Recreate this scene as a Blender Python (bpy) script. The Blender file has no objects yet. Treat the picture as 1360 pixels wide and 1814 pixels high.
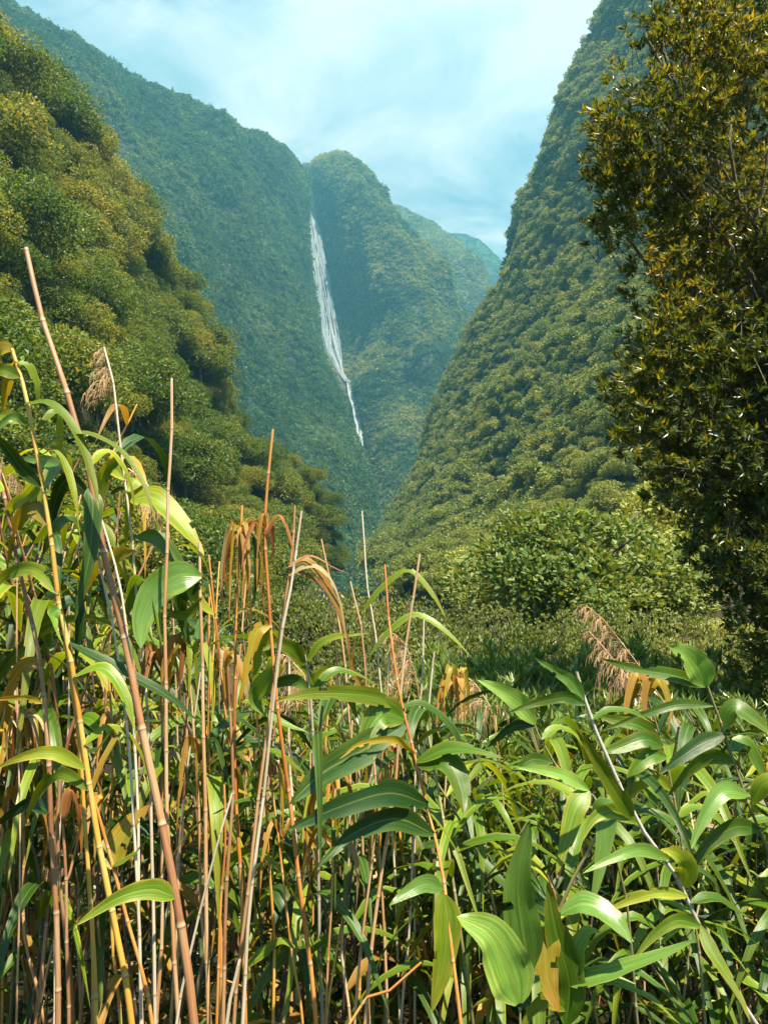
import bpy, math, random
import numpy as np
from mathutils import Vector

# ------------------------------------------------------------------ camera, sky, sun, exposure
SC = bpy.context.scene
COL = SC.collection
R = math.radians
PITCH = R(8.0)
CAM = np.array([0.0, 0.0, 2.2])
FPX, CX, CY = 1320.0, 680.0, 907.0          # focal length and centre in pixels of the 1360 x 1814 photograph

cd = bpy.data.cameras.new("camera")
cam = bpy.data.objects.new("camera", cd); COL.objects.link(cam)
cam.location = CAM; cam.rotation_euler = (R(90) + PITCH, 0, 0)
cd.sensor_fit = 'VERTICAL'; cd.sensor_height = 36.0; cd.lens = 36.0 * FPX / 1814.0
cd.clip_start = 0.05; cd.clip_end = 9000
SC.camera = cam

SUN_EL, SUN_AZ = R(66), R(148)               # azimuth from +Y towards +X
SDIR = Vector((math.sin(SUN_AZ) * math.cos(SUN_EL), math.cos(SUN_AZ) * math.cos(SUN_EL), math.sin(SUN_EL)))
sl = bpy.data.lights.new("sun", 'SUN'); sl.energy = 5.0; sl.angle = R(0.5); sl.color = (1.0, 0.9, 0.71)
sun = bpy.data.objects.new("sun", sl); COL.objects.link(sun)
sun.rotation_euler = SDIR.to_track_quat('Z', 'Y').to_euler()

SC.view_settings.view_transform = 'Standard'; SC.view_settings.look = 'None'
SC.view_settings.exposure = 1.8; SC.view_settings.gamma = 1.0
SC.render.engine = 'CYCLES'
cy = SC.cycles
cy.use_denoising = True
cy.max_bounces = 6; cy.diffuse_bounces = 1; cy.glossy_bounces = 2; cy.transmission_bounces = 3
cy.transparent_max_bounces = 10; cy.volume_bounces = 0
cy.use_adaptive_sampling = True; cy.adaptive_threshold = 0.02
cy.caustics_reflective = False; cy.caustics_refractive = False
cy.sample_clamp_indirect = 6.0

class NT:
    """short-hand for building node trees"""
    def __init__(s, tree): s.t = tree; s.n = tree.nodes; s.n.clear()
    def new(s, typ, **kw):
        nd = s.n.new(typ)
        for k, v in kw.items():
            if k == 'op': nd.operation = v
            elif hasattr(nd, k): setattr(nd, k, v)
        return nd
    def link(s, a, b): s.t.links.new(a, b)
    def val(s, sock, v):
        if hasattr(v, 'is_linked') or isinstance(v, bpy.types.NodeSocket): s.link(v, sock)
        else: sock.default_value = v
    def math(s, op, a, b=None, clamp=False):
        nd = s.n.new('ShaderNodeMath'); nd.operation = op; nd.use_clamp = clamp
        s.val(nd.inputs[0], a)
        if b is not None: s.val(nd.inputs[1], b)
        return nd.outputs[0]
    def vmath(s, op, a, b=None):
        nd = s.n.new('ShaderNodeVectorMath'); nd.operation = op
        s.val(nd.inputs[0], a)
        if b is not None: s.val(nd.inputs[1], b)
        return nd.outputs['Value'] if op in ('LENGTH', 'DISTANCE', 'DOT_PRODUCT') else nd.outputs[0]
    def noise(s, vec, scale, detail=3, rough=0.5, dist=0.0):
        nd = s.n.new('ShaderNodeTexNoise'); s.val(nd.inputs['Vector'], vec)
        nd.inputs['Scale'].default_value = scale; nd.inputs['Detail'].default_value = detail
        nd.inputs['Roughness'].default_value = rough; nd.inputs['Distortion'].default_value = dist
        return nd.outputs['Fac']
    def ramp(s, fac, stops, interp='LINEAR'):
        nd = s.n.new('ShaderNodeValToRGB'); nd.color_ramp.interpolation = interp
        e = nd.color_ramp.elements
        while len(e) < len(stops): e.new(0.5)
        for i, (p, c) in enumerate(stops):
            e[i].position = p; e[i].color = (c[0], c[1], c[2], 1) if isinstance(c, tuple) else (c, c, c, 1)
        s.val(nd.inputs[0], fac); return nd.outputs[0]
    def mix(s, fac, a, b, mode='MIX'):
        nd = s.n.new('ShaderNodeMix'); nd.data_type = 'RGBA'; nd.blend_type = mode
        s.val(nd.inputs[0], fac)
        for k, v in ((6, a), (7, b)):
            if isinstance(v, tuple): v = (v[0], v[1], v[2], 1)
            s.val(nd.inputs[k], v)
        return nd.outputs[2]

W = bpy.data.worlds.new("World"); SC.world = W; W.use_nodes = True
t = NT(W.node_tree)
sky = t.new('ShaderNodeTexSky'); sky.sky_type = 'NISHITA'; sky.sun_disc = False
sky.sun_elevation = SUN_EL; sky.sun_rotation = SUN_AZ; sky.altitude = 600; sky.dust_density = 1.0; sky.ozone_density = 2.0
tc = t.new('ShaderNodeTexCoord')
sep = t.new('ShaderNodeSeparateXYZ'); t.link(tc.outputs['Generated'], sep.inputs[0])
zz = t.math('MAXIMUM', sep.outputs[2], 0.08)
cmb = t.new('ShaderNodeCombineXYZ')
t.link(t.math('DIVIDE', sep.outputs[0], zz), cmb.inputs[0]); t.link(t.math('DIVIDE', sep.outputs[1], zz), cmb.inputs[1])
pl = cmb.outputs[0]
mp = t.new('ShaderNodeMapping'); t.link(pl, mp.inputs[0]); mp.inputs['Location'].default_value = (2.3, 0.7, 0); mp.inputs['Scale'].default_value = (1.0, 1.0, 1)
n1 = t.noise(mp.outputs[0], 1.3, 8, 0.55, 0.5)
n2 = t.noise(mp.outputs[0], 3.0, 9, 0.62, 0.9)
# a cloud bank hangs over the valley head (+Y); elsewhere the sky is mostly clear
bank = t.math('MULTIPLY', t.math('SUBTRACT', t.math('DIVIDE', sep.outputs[1], zz), 0.15), 0.9, clamp=True)
hole = t.ramp(t.vmath('DISTANCE', t.vmath('MULTIPLY', pl, (0.7, 1.6, 0)), (-0.27, 1.56, 0)), [(0.02, 1.0), (0.32, 0.0)])
hole2 = t.ramp(t.vmath('DISTANCE', pl, (0.35, 1.75, 0)), [(0.0, 0.35), (0.75, 0.0)])
dens = t.math('ADD', t.math('MULTIPLY', n1, 1.3), t.math('MULTIPLY', n2, 0.8))
dens = t.math('ADD', dens, t.math('MULTIPLY', bank, 0.74))
dens = t.math('SUBTRACT', dens, t.math('MULTIPLY', hole, 0.75))
dens = t.math('SUBTRACT', dens, hole2)
cov = t.ramp(t.math('SUBTRACT', dens, 0.9, clamp=True), [(0.1, 0.0), (0.75, 1.0)], 'EASE')
skyc = t.mix(1.0, sky.outputs[0], (0.85, 1.22, 1.08), 'MULTIPLY')
cc = t.mix(t.ramp(t.math('ADD', t.math('MULTIPLY', n1, 0.65), t.math('MULTIPLY', n2, 0.35)), [(0.42, 0.0), (0.58, 1.0)]), (2.9, 3.9, 4.2), (7.2, 6.9, 6.7))
final = t.mix(t.math('MULTIPLY', cov, 0.93), skyc, cc)
bg = t.new('ShaderNodeBackground'); t.link(final, bg.inputs[0]); bg.inputs[1].default_value = 0.05
wo = t.new('ShaderNodeOutputWorld'); t.link(bg.outputs[0], wo.inputs[0])

# ------------------------------------------------------------------ helpers
rng = np.random.default_rng(11)
random.seed(5)
FWD = np.array([0, math.cos(PITCH), math.sin(PITCH)]); UP = np.array([0, -math.sin(PITCH), math.cos(PITCH)]); RT = np.array([1.0, 0, 0])

def at(px, py, Y):
    """world point at distance Y (metres along +Y) that the photograph shows at pixel px, py"""
    d = FWD + RT * ((px - CX) / FPX) + UP * ((CY - py) / FPX)
    return CAM + d * (Y / d[1])

def to_px(p):
    q = np.asarray(p) - CAM
    dep = q @ FWD
    return CX + FPX * (q @ RT) / dep, CY - FPX * (q @ UP) / dep, dep

def catmull(P, t):
    """P (n,k) control points, t (m,) in 0..n-1"""
    P = np.asarray(P, float); n = len(P)
    i = np.clip(np.floor(t).astype(int), 0, n - 2); u = (t - i)[:, None]
    g = lambda k: np.where((k < 0)[:, None], 2 * P[0] - P[1], np.where((k > n - 1)[:, None], 2 * P[-1] - P[-2], P[np.clip(k, 0, n - 1)]))
    p0, p1, p2, p3 = g(i - 1), P[i], P[i + 1], g(i + 2)
    return 0.5 * ((2 * p1) + (-p0 + p2) * u + (2 * p0 - 5 * p1 + 4 * p2 - p3) * u ** 2 + (-p0 + 3 * p1 - 3 * p2 + p3) * u ** 3)

def _hash(ix, iy, iz, seed):
    h = (ix * 374761393 + iy * 668265263 + iz * 2147483647 + seed * 974711) & 0xFFFFFFFF
    h = ((h ^ (h >> 13)) * 1274126177) & 0xFFFFFFFF
    return ((h ^ (h >> 16)) & 0xFFFF) / 65535.0

def vnoise(P, seed=0):
    i = np.floor(P).astype(np.int64); f = P - i; f = f * f * (3 - 2 * f)
    out = 0
    for a in (0, 1):
        for b in (0, 1):
            for c in (0, 1):
                w = (f[..., 0] if a else 1 - f[..., 0]) * (f[..., 1] if b else 1 - f[..., 1]) * (f[..., 2] if c else 1 - f[..., 2])
                out = out + w * _hash(i[..., 0] + a, i[..., 1] + b, i[..., 2] + c, seed)
    return out * 2 - 1

def fbm(P, octs=4, seed=0, gain=0.5):
    o, a, s = 0, 1.0, 1.0
    for k in range(octs):
        o = o + a * vnoise(P * s + 17.3 * k, seed + k); a *= gain; s *= 2.03
    return o

def build_mesh(name, verts, faces, mat=None, uvs=None, smooth=True, parent=None, link=True):
    """faces: (n,k) int array, or a list of such arrays (mixed sizes)"""
    me = bpy.data.meshes.new(name)
    V = np.asarray(verts, np.float32)
    fl = faces if isinstance(faces, list) else [faces]
    fl = [np.asarray(f, np.int32) for f in fl if len(f)]
    me.vertices.add(len(V)); me.vertices.foreach_set('co', V.ravel())
    loops = np.concatenate([f.ravel() for f in fl]); tot = np.concatenate([np.full(len(f), f.shape[1], np.int32) for f in fl])
    st = np.concatenate([[0], np.cumsum(tot)[:-1]]).astype(np.int32)
    me.loops.add(len(loops)); me.loops.foreach_set('vertex_index', loops)
    me.polygons.add(len(tot)); me.polygons.foreach_set('loop_start', st); me.polygons.foreach_set('loop_total', tot)
    me.polygons.foreach_set('use_smooth', np.full(len(tot), smooth, bool))
    if uvs is not None:
        ul = me.uv_layers.new(name='UVMap'); ul.data.foreach_set('uv', np.asarray(uvs, np.float32)[loops].ravel())
    me.update(calc_edges=True)
    if mat: me.materials.append(mat)
    if not link: return me
    o = bpy.data.objects.new(name, me); COL.objects.link(o)
    if parent: o.parent = parent
    return o

class MB:
    """collects pieces of geometry that become ONE mesh"""
    def __init__(s): s.v, s.q, s.t, s.uv, s.n = [], [], [], [], 0
    def add(s, v, quads=None, tris=None, uv=None):
        v = np.asarray(v, float)
        if quads is not None and len(quads): s.q.append(np.asarray(quads) + s.n)
        if tris is not None and len(tris): s.t.append(np.asarray(tris) + s.n)
        s.v.append(v); s.uv.append(np.zeros((len(v), 2)) if uv is None else np.asarray(uv, float)); s.n += len(v)
    def build(s, name, mat, parent=None, smooth=True, link=True):
        V = np.concatenate(s.v); U = np.concatenate(s.uv); fl = []
        if s.q: fl.append(np.concatenate(s.q))
        if s.t: fl.append(np.concatenate(s.t))
        return build_mesh(name, V, fl, mat, U, smooth, parent, link)

def tag(o, label=None, cat=None, group=None, kind=None):
    for k, v in (('label', label), ('category', cat), ('group', group), ('kind', kind)):
        if v: o[k] = v
    return o

def thing(name, loc, label, cat, group=None):
    o = bpy.data.objects.new(name, None); COL.objects.link(o); o.location = loc; o.empty_display_size = 0.1
    return tag(o, label, cat, group)

def frames(P):
    T = np.gradient(P, axis=0); T /= np.linalg.norm(T, axis=1)[:, None] + 1e-9
    return T

def tube(mb, P, r, sides=6, v0=0.0):
    P = np.asarray(P, float); r = np.broadcast_to(np.asarray(r, float), (len(P),))
    T = frames(P); a = np.cross(T, [0.31, 0.93, 0.17]); a /= np.linalg.norm(a, axis=1)[:, None]; b = np.cross(T, a)
    th = np.arange(sides + 1) * 2 * math.pi / sides
    V = P[:, None] + r[:, None, None] * (a[:, None] * np.cos(th)[None, :, None] + b[:, None] * np.sin(th)[None, :, None])
    L = np.concatenate([[0], np.cumsum(np.linalg.norm(np.diff(P, axis=0), axis=1))]) + v0
    uv = np.stack(np.broadcast_arrays(th[None] / (2 * math.pi), L[:, None]), -1)
    n, m = len(P), sides + 1
    i = np.arange(n - 1)[:, None] * m + np.arange(sides)[None]
    Q = np.stack([i, i + 1, i + m + 1, i + m], -1).reshape(-1, 4)
    mb.add(V.reshape(-1, 3), Q, uv=uv.reshape(-1, 2))

# ------------------------------------------------------------------ materials
def material(name):
    m = bpy.data.materials.new(name); m.use_nodes = True; return m, NT(m.node_tree)

def finish(t, bsdf, bump=None, strength=0.3, dist=0.01):
    out = t.new('ShaderNodeOutputMaterial')
    t.link(bsdf, out.inputs[0])

def principled(t, color, rough=0.6, spec=0.3, bump=None, bstr=0.4, bdist=0.01):
    p = t.new('ShaderNodeBsdfPrincipled')
    t.val(p.inputs['Base Color'], color if not isinstance(color, tuple) else (*color, 1))
    t.val(p.inputs['Roughness'], rough); p.inputs['Specular IOR Level'].default_value = spec
    if bump is not None:
        b = t.new('ShaderNodeBump'); b.inputs['Strength'].default_value = bstr; b.inputs['Distance'].default_value = bdist
        t.link(bump, b.inputs['Height']); t.link(b.outputs[0], p.inputs['Normal'])
    return p

def mat_foliage(name, cols, trans=0.3, rough=0.5, spec=0.35, tcol=None, pscale=0.1, pamp=0.75):
    """leaf-clump foliage; every leaf (mesh island) takes its own tone, every plant its own too"""
    m, t = material(name)
    g = t.new('ShaderNodeNewGeometry'); oi = t.new('ShaderNodeObjectInfo')
    f = t.math('ADD', t.math('MULTIPLY', g.outputs['Random Per Island'], 0.4), t.math('MULTIPLY', oi.outputs['Random'], 0.3))
    pn = t.noise(g.outputs['Position'], pscale, 4, 0.6)
    f = t.math('ADD', f, t.math('MULTIPLY', t.math('SUBTRACT', pn, 0.3), pamp), clamp=True)
    n = len(cols); c = t.ramp(f, [((i + 0.15) / (n - 0.7), cols[i]) for i in range(n)])
    p = principled(t, c, rough, spec)
    tr = t.new('ShaderNodeBsdfTranslucent')
    t.link(t.mix(1.0, c, tcol or (1.9, 1.6, 0.5), 'MULTIPLY'), tr.inputs[0])
    mx = t.new('ShaderNodeMixShader'); mx.inputs[0].default_value = trans
    t.link(p.outputs[0], mx.inputs[1]); t.link(tr.outputs[0], mx.inputs[2])
    finish(t, mx.outputs[0]); return m

def mat_blade(name, base, edge, tip, trans=0.4, rough=0.38, spec=0.45, tipf=0.5, spots=0.3, tmul=(1.7, 1.5, 0.45), var=0.35):
    """long cane leaf: parallel veins, pale midrib, yellowing edges and tip"""
    m, t = material(name)
    uv = t.new('ShaderNodeUVMap'); oi = t.new('ShaderNodeObjectInfo'); g = t.new('ShaderNodeNewGeometry')
    sp = t.new('ShaderNodeSeparateXYZ'); t.link(uv.outputs[0], sp.inputs[0]); u, v = sp.outputs[0], sp.outputs[1]
    rnd = oi.outputs['Random']
    off = t.new('ShaderNodeCombineXYZ'); t.link(t.math('MULTIPLY', rnd, 37.0), off.inputs[2])
    st = t.new('ShaderNodeMapping'); t.link(uv.outputs[0], st.inputs[0]); st.inputs['Scale'].default_value = (1.0, 0.06, 1)
    sv = t.vmath('ADD', st.outputs[0], off.outputs[0])
    vein = t.noise(sv, 30, 3, 0.6)
    big = t.noise(t.vmath('ADD', uv.outputs[0], off.outputs[0]), 3.2, 4, 0.6, 0.5)
    streak = t.noise(sv, 9, 3, 0.6)
    au = t.math('ABSOLUTE', t.math('MULTIPLY', t.math('SUBTRACT', u, 0.5), 2.0))
    ef = t.math('ADD', t.math('MULTIPLY', t.math('POWER', au, 3.5), 0.9), t.math('MULTIPLY', t.math('SUBTRACT', streak, 0.5), 1.1))
    ef = t.math('ADD', ef, t.math('MULTIPLY', t.math('SUBTRACT', rnd, 0.5), 0.5), clamp=True)
    c = t.mix(t.math('MULTIPLY', ef, 0.75), base, edge)
    tf = t.math('ADD', t.math('MULTIPLY', t.math('POWER', v, 3.0), tipf), t.math('MULTIPLY', t.math('SUBTRACT', big, 0.5), 0.9), clamp=True)
    c = t.mix(tf, c, tip)
    c = t.mix(t.ramp(vein, [(0.35, 0.0), (0.65, 0.85)]), c, t.mix(1.0, c, (0.45, 0.5, 0.45), 'MULTIPLY'))
    c = t.mix(t.ramp(streak, [(0.5, 0.0), (0.75, 0.5)]), c, t.mix(1.0, c, (1.5, 1.35, 1.2), 'MULTIPLY'))
    rib = t.ramp(au, [(0.0, 1.0), (0.05, 0.7), (0.09, 0.0)])
    c = t.mix(t.math('MULTIPLY', rib, 0.35), c, t.mix(0.5, c, (0.42, 0.40, 0.10)))
    spn = t.noise(t.vmath('ADD', uv.outputs[0], off.outputs[0]), 26, 3, 0.6)
    c = t.mix(t.math('MULTIPLY', t.ramp(spn, [(0.6, 0.0), (0.68, 1.0)]), spots), c, (0.16, 0.07, 0.02))
    val = t.math('ADD', t.math('MULTIPLY', rnd, var * 2), 1.0 - var)
    hv = t.new('ShaderNodeHueSaturation'); t.link(c, hv.inputs['Color']); t.link(val, hv.inputs['Value'])
    c = hv.outputs[0]
    p = principled(t, c, t.math('ADD', t.math('MULTIPLY', big, 0.25), rough - 0.12), spec, t.math('ADD', vein, t.math('MULTIPLY', rib, -0.5)), 0.35, 0.002)
    tr = t.new('ShaderNodeBsdfTranslucent'); t.link(t.mix(1.0, c, tmul, 'MULTIPLY'), tr.inputs[0])
    mx = t.new('ShaderNodeMixShader'); mx.inputs[0].default_value = trans
    t.link(p.outputs[0], mx.inputs[1]); t.link(tr.outputs[0], mx.inputs[2])
    finish(t, mx.outputs[0]); return m

def mat_culm(name, a, b, c3, node=(0.42, 0.33, 0.2)):
    """jointed cane stalk; v runs along it in metres, one joint every 0.17 m"""
    m, t = material(name)
    uv = t.new('ShaderNodeUVMap'); oi = t.new('ShaderNodeObjectInfo')
    sp = t.new('ShaderNodeSeparateXYZ'); t.link(uv.outputs[0], sp.inputs[0]); u, v = sp.outputs[0], sp.outputs[1]
    seg = t.math('DIVIDE', v, 0.17); fl = t.math('FLOOR', seg); fr = t.math('FRACT', seg)
    wn = t.new('ShaderNodeTexWhiteNoise'); wn.noise_dimensions = '2D'
    cb = t.new('ShaderNodeCombineXYZ'); t.link(fl, cb.inputs[0]); t.link(t.math('MULTIPLY', oi.outputs['Random'], 91.0), cb.inputs[1]); t.link(cb.outputs[0], wn.inputs['Vector'])
    mp = t.new('ShaderNodeMapping'); t.link(uv.outputs[0], mp.inputs[0]); mp.inputs['Scale'].default_value = (6, 7, 1)
    off = t.new('ShaderNodeCombineXYZ'); t.link(t.math('MULTIPLY', oi.outputs['Random'], 53.0), off.inputs[2])
    n = t.noise(t.vmath('ADD', mp.outputs[0], off.outputs[0]), 2.0, 5, 0.65)
    mp2 = t.new('ShaderNodeMapping'); t.link(uv.outputs[0], mp2.inputs[0]); mp2.inputs['Scale'].default_value = (14, 1.5, 1)
    fib = t.noise(t.vmath('ADD', mp2.outputs[0], off.outputs[0]), 5.0, 3, 0.6)
    f = t.math('ADD', t.math('MULTIPLY', wn.outputs['Value'], 0.5), t.math('MULTIPLY', t.math('SUBTRACT', n, 0.25), 0.9))
    f = t.math('ADD', f, t.math('MULTIPLY', t.math('SUBTRACT', fr, 0.5), 0.25), clamp=True)
    c = t.ramp(f, [(0.1, a), (0.5, b), (0.9, c3)])
    c = t.mix(t.math('MULTIPLY', fib, 0.5), c, t.mix(1.0, c, (0.55, 0.5, 0.45), 'MULTIPLY'))
    c = t.mix(t.ramp(fr, [(0.0, 0.7), (0.03, 0.5), (0.06, 0.0)]), c, node)
    c = t.mix(t.ramp(fr, [(0.975, 0.0), (0.985, 0.55)]), c, (0.08, 0.04, 0.02))
    c = t.mix(t.math('MULTIPLY', t.ramp(n, [(0.63, 0.0), (0.72, 1.0)]), 0.55), c, (0.07, 0.035, 0.02))
    p = principled(t, c, 0.42, 0.4, fib, 0.3, 0.002)
    finish(t, p.outputs[0]); return m

def mat_simple(name, c1, c2, scale=5.0, rough=0.8, spec=0.2, bump=0.3, bdist=0.02):
    m, t = material(name)
    tc = t.new('ShaderNodeTexCoord')
    n = t.noise(tc.outputs['Object'], scale, 6, 0.6)
    p = principled(t, t.mix(n, c1, c2), rough, spec, n, bump, bdist)
    finish(t, p.outputs[0]); return m
# ------------------------------------------------------------------ terrain
def mat_slope(name, g1, g2, g3, rock, scale=0.02, rockf=0.0):
    m, t = material(name)
    tc = t.new('ShaderNodeTexCoord'); P = tc.outputs['Object']
    a = t.noise(P, scale, 8, 0.62); b = t.noise(P, scale * 9, 6, 0.65); d = t.noise(P, scale * 34, 4, 0.6)
    c = t.mix(t.ramp(a, [(0.38, 0.0), (0.64, 1.0)]), g1, g2)
    c = t.mix(t.ramp(b, [(0.35, 0.0), (0.7, 1.0)]), c, g3)
    g = t.new('ShaderNodeNewGeometry'); s = t.new('ShaderNodeSeparateXYZ'); t.link(g.outputs['True Normal'], s.inputs[0])
    steep = t.math('SUBTRACT', 0.35 + rockf, t.math('ADD', s.outputs[2], t.math('MULTIPLY', t.math('SUBTRACT', b, 0.5), 0.6)))
    c = t.mix(t.ramp(steep, [(0.0, 0.0), (0.12, 1.0)]), c, t.mix(d, rock, tuple(x * 0.4 for x in rock)))
    p = principled(t, c, 0.9, 0.1, t.math('ADD', b, t.math('MULTIPLY', d, 0.5)), 0.8, 3.0)
    finish(t, p.outputs[0]); return m

def loft(rails, nu, nv, amp, wl, seed, ribs=0.0, calm=False):
    """surface through several rails of (px, py, distance); returns a (nv, nu, 3) grid of real points, roughened along its normal"""
    G = [catmull([at(*p) if len(p) == 3 else np.array(p[:3], float) for p in r], np.linspace(0, len(r) - 1, nu)) for r in rails]
    G = np.array(G)                                             # rails, nu, 3
    T = np.linspace(0, len(rails) - 1, nv)
    S = np.stack([catmull(G[:, k], T) for k in range(nu)], 1)
    du = np.gradient(S, axis=1); dv = np.gradient(S, axis=0)
    N = np.cross(du, dv); N /= np.linalg.norm(N, axis=-1)[..., None] + 1e-9
    f = fbm(S / wl, 6, seed, 0.44)
    nr = np.clip(S[..., 1] / 160.0, 0.08, 1) if amp < 8 else 1.0
    amp = amp * nr; ribs = ribs * nr
    if calm:                                                     # keep the gully that the falls run down smooth
        px, py, d = to_px(S)
        fx = np.interp(py, [250, 330, 430, 500, 560, 600, 660, 700, 800, 900], [548, 548, 558, 570, 580, 585, 600, 624, 637, 650])
        amp = amp * np.clip((np.abs(px - fx) - 12) / 70, 0.04, 1) * np.ones_like(f)
        ribs = ribs * np.clip((np.abs(px - fx) - 12) / 70, 0.0, 1)
    S = S + N * (f * amp)[..., None]
    if np.any(ribs):
        w = fbm(S / (wl * 0.9) * np.array([1.0, 1.0, 0.22]), 4, seed + 9)
        S = S + N * (np.abs(w) * -2 * ribs + ribs * 0.6)[..., None]
    return S

def flip_check(S):
    return S

def grid_obj(name, S, mat, label, cat=None):
    nv, nu = S.shape[:2]
    i = np.arange(nv - 1)[:, None] * nu + np.arange(nu - 1)[None]
    Q = np.stack([i, i + nu, i + nu + 1, i + 1], -1).reshape(-1, 4)
    o = build_mesh(name, S.reshape(-1, 3), Q, mat)
    return tag(o, label, cat, kind='structure')

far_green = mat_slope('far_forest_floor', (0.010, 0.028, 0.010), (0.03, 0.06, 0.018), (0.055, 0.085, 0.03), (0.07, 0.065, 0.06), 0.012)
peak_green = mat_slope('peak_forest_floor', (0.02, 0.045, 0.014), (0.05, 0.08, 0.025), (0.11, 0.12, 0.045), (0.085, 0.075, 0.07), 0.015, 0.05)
near_soil = mat_simple('slope_soil', (0.012, 0.016, 0.006), (0.05, 0.045, 0.02), 0.3, 0.95, 0.1, 0.5, 0.3)

RA = [[(-330, -200, 560), (-130, -60, 640), (20, 50, 720), (130, 125, 800), (290, 200, 900), (430, 290, 980), (510, 350, 1040), (535, 390, 1060), (540, 410, 1090)],
      [(-300, -250, 380), (-90, -85, 450), (55, 50, 520), (165, 112, 600), (325, 176, 690), (448, 246, 770), (512, 272, 830), (543, 318, 870), (540, 350, 980)],
      [(-300, 0, 330), (-90, 120, 400), (80, 220, 450), (200, 260, 520), (330, 310, 600), (430, 350, 680), (500, 380, 760), (537, 440, 810), (545, 450, 930)],
      [(-300, 250, 290), (-90, 350, 340), (80, 420, 390), (220, 450, 450), (340, 480, 520), (430, 510, 600), (500, 540, 690), (557, 590, 760), (555, 600, 880)],
      [(-300, 500, 250), (-90, 580, 290), (100, 620, 330), (240, 640, 390), (360, 660, 450), (450, 680, 530), (532, 700, 620), (608, 720, 690), (600, 720, 800)],
      [(-300, 750, 220), (-90, 800, 250), (120, 830, 280), (270, 840, 330), (390, 850, 390), (480, 860, 450), (570, 870, 530), (642, 860, 600), (660, 870, 700)],
      [(-300, 1010, 200), (-90, 1030, 220), (120, 1040, 240), (280, 1050, 280), (400, 1050, 330), (500, 1060, 380), (600, 1070, 440), (672, 1060, 500), (690, 1060, 600)]]
SA = loft(RA, 330, 260, 13, 85, 3, ribs=9, calm=True)
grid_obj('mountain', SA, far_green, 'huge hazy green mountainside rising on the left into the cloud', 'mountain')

RB = [[(470, 420, 1060), (530, 300, 1120), (560, 300, 1090), (600, 292, 1070), (640, 330, 1060), (675, 400, 1060), (730, 450, 1050), (790, 520, 1020), (840, 600, 980), (900, 700, 930)],
      [(490, 420, 1020), (548, 335, 1000), (562, 291, 960), (598, 279, 950), (636, 305, 940), (662, 350, 930), (715, 400, 920), (772, 468, 890), (826, 560, 850), (880, 660, 800)],
      [(500, 500, 980), (553, 420, 960), (588, 410, 935), (620, 400, 915), (660, 430, 890), (700, 470, 865), (740, 515, 840), (782, 565, 825), (824, 625, 805), (880, 720, 770)],
      [(500, 640, 950), (560, 600, 930), (612, 600, 920), (640, 585, 900), (680, 590, 870), (716, 610, 820), (750, 640, 800), (790, 670, 790), (822, 700, 780), (880, 780, 740)],
      [(520, 760, 880), (588, 690, 870), (622, 690, 860), (645, 680, 820), (680, 690, 790), (718, 715, 770), (750, 740, 760), (790, 770, 750), (822, 790, 740), (880, 840, 700)],
      [(560, 900, 760), (630, 830, 760), (650, 820, 755), (668, 815, 730), (690, 820, 710), (718, 830, 700), (750, 850, 690), (790, 860, 680), (822, 880, 670), (880, 920, 640)],
      [(580, 1070, 640), (640, 1060, 640), (655, 1060, 640), (670, 1060, 630), (690, 1060, 620), (720, 1060, 610), (750, 1060, 600), (790, 1060, 590), (822, 1060, 580), (880, 1060, 560)]]
SB = loft(RB, 240, 260, 10, 60, 21, ribs=9, calm=True)
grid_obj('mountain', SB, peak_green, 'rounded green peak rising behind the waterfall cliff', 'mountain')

RC = [[(560, 380, 1450), (650, 350, 1420), (705, 372, 1400), (755, 400, 1380), (805, 430, 1350), (860, 480, 1300), (880, 560, 1250), (900, 650, 1200)],
      [(570, 380, 1330), (645, 338, 1320), (700, 366, 1290), (752, 394, 1260), (802, 428, 1220), (850, 474, 1180), (866, 540, 1150), (900, 640, 1100)],
      [(600, 500, 1250), (665, 470, 1230), (720, 470, 1200), (770, 490, 1170), (815, 520, 1130), (850, 560, 1110), (880, 620, 1080), (920, 720, 1030)],
      [(640, 700, 1150), (700, 690, 1130), (740, 690, 1100), (780, 690, 1080), (820, 700, 1060), (860, 720, 1040), (900, 760, 1000), (950, 840, 960)],
      [(660, 1070, 1000), (700, 1070, 980), (740, 1070, 960), (790, 1070, 940), (830, 1070, 930), (870, 1070, 910), (910, 1070, 880), (960, 1070, 850)]]
SCg = loft(RC, 170, 150, 8, 80, 33, ribs=7)
grid_obj('mountain', SCg, peak_green, 'sunlit ridge sloping down right behind the rounded peak', 'mountain')

RD = [[(700, 440, 1900), (790, 430, 1880), (845, 440, 1850), (890, 480, 1800), (960, 560, 1750)],
      [(690, 440, 1720), (785, 422, 1700), (838, 428, 1680), (884, 466, 1650), (960, 550, 1600)],
      [(700, 600, 1600), (790, 590, 1580), (850, 590, 1560), (900, 610, 1530), (970, 660, 1500)],
      [(700, 1070, 1400), (800, 1070, 1380), (860, 1070, 1360), (910, 1070, 1330), (980, 1070, 1300)]]
SD = loft(RD, 90, 80, 12, 90, 41)
grid_obj('mountain', SD, far_green, 'small distant blue hill seen in the gap between the ridge and the right slope', 'mountain')

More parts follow.
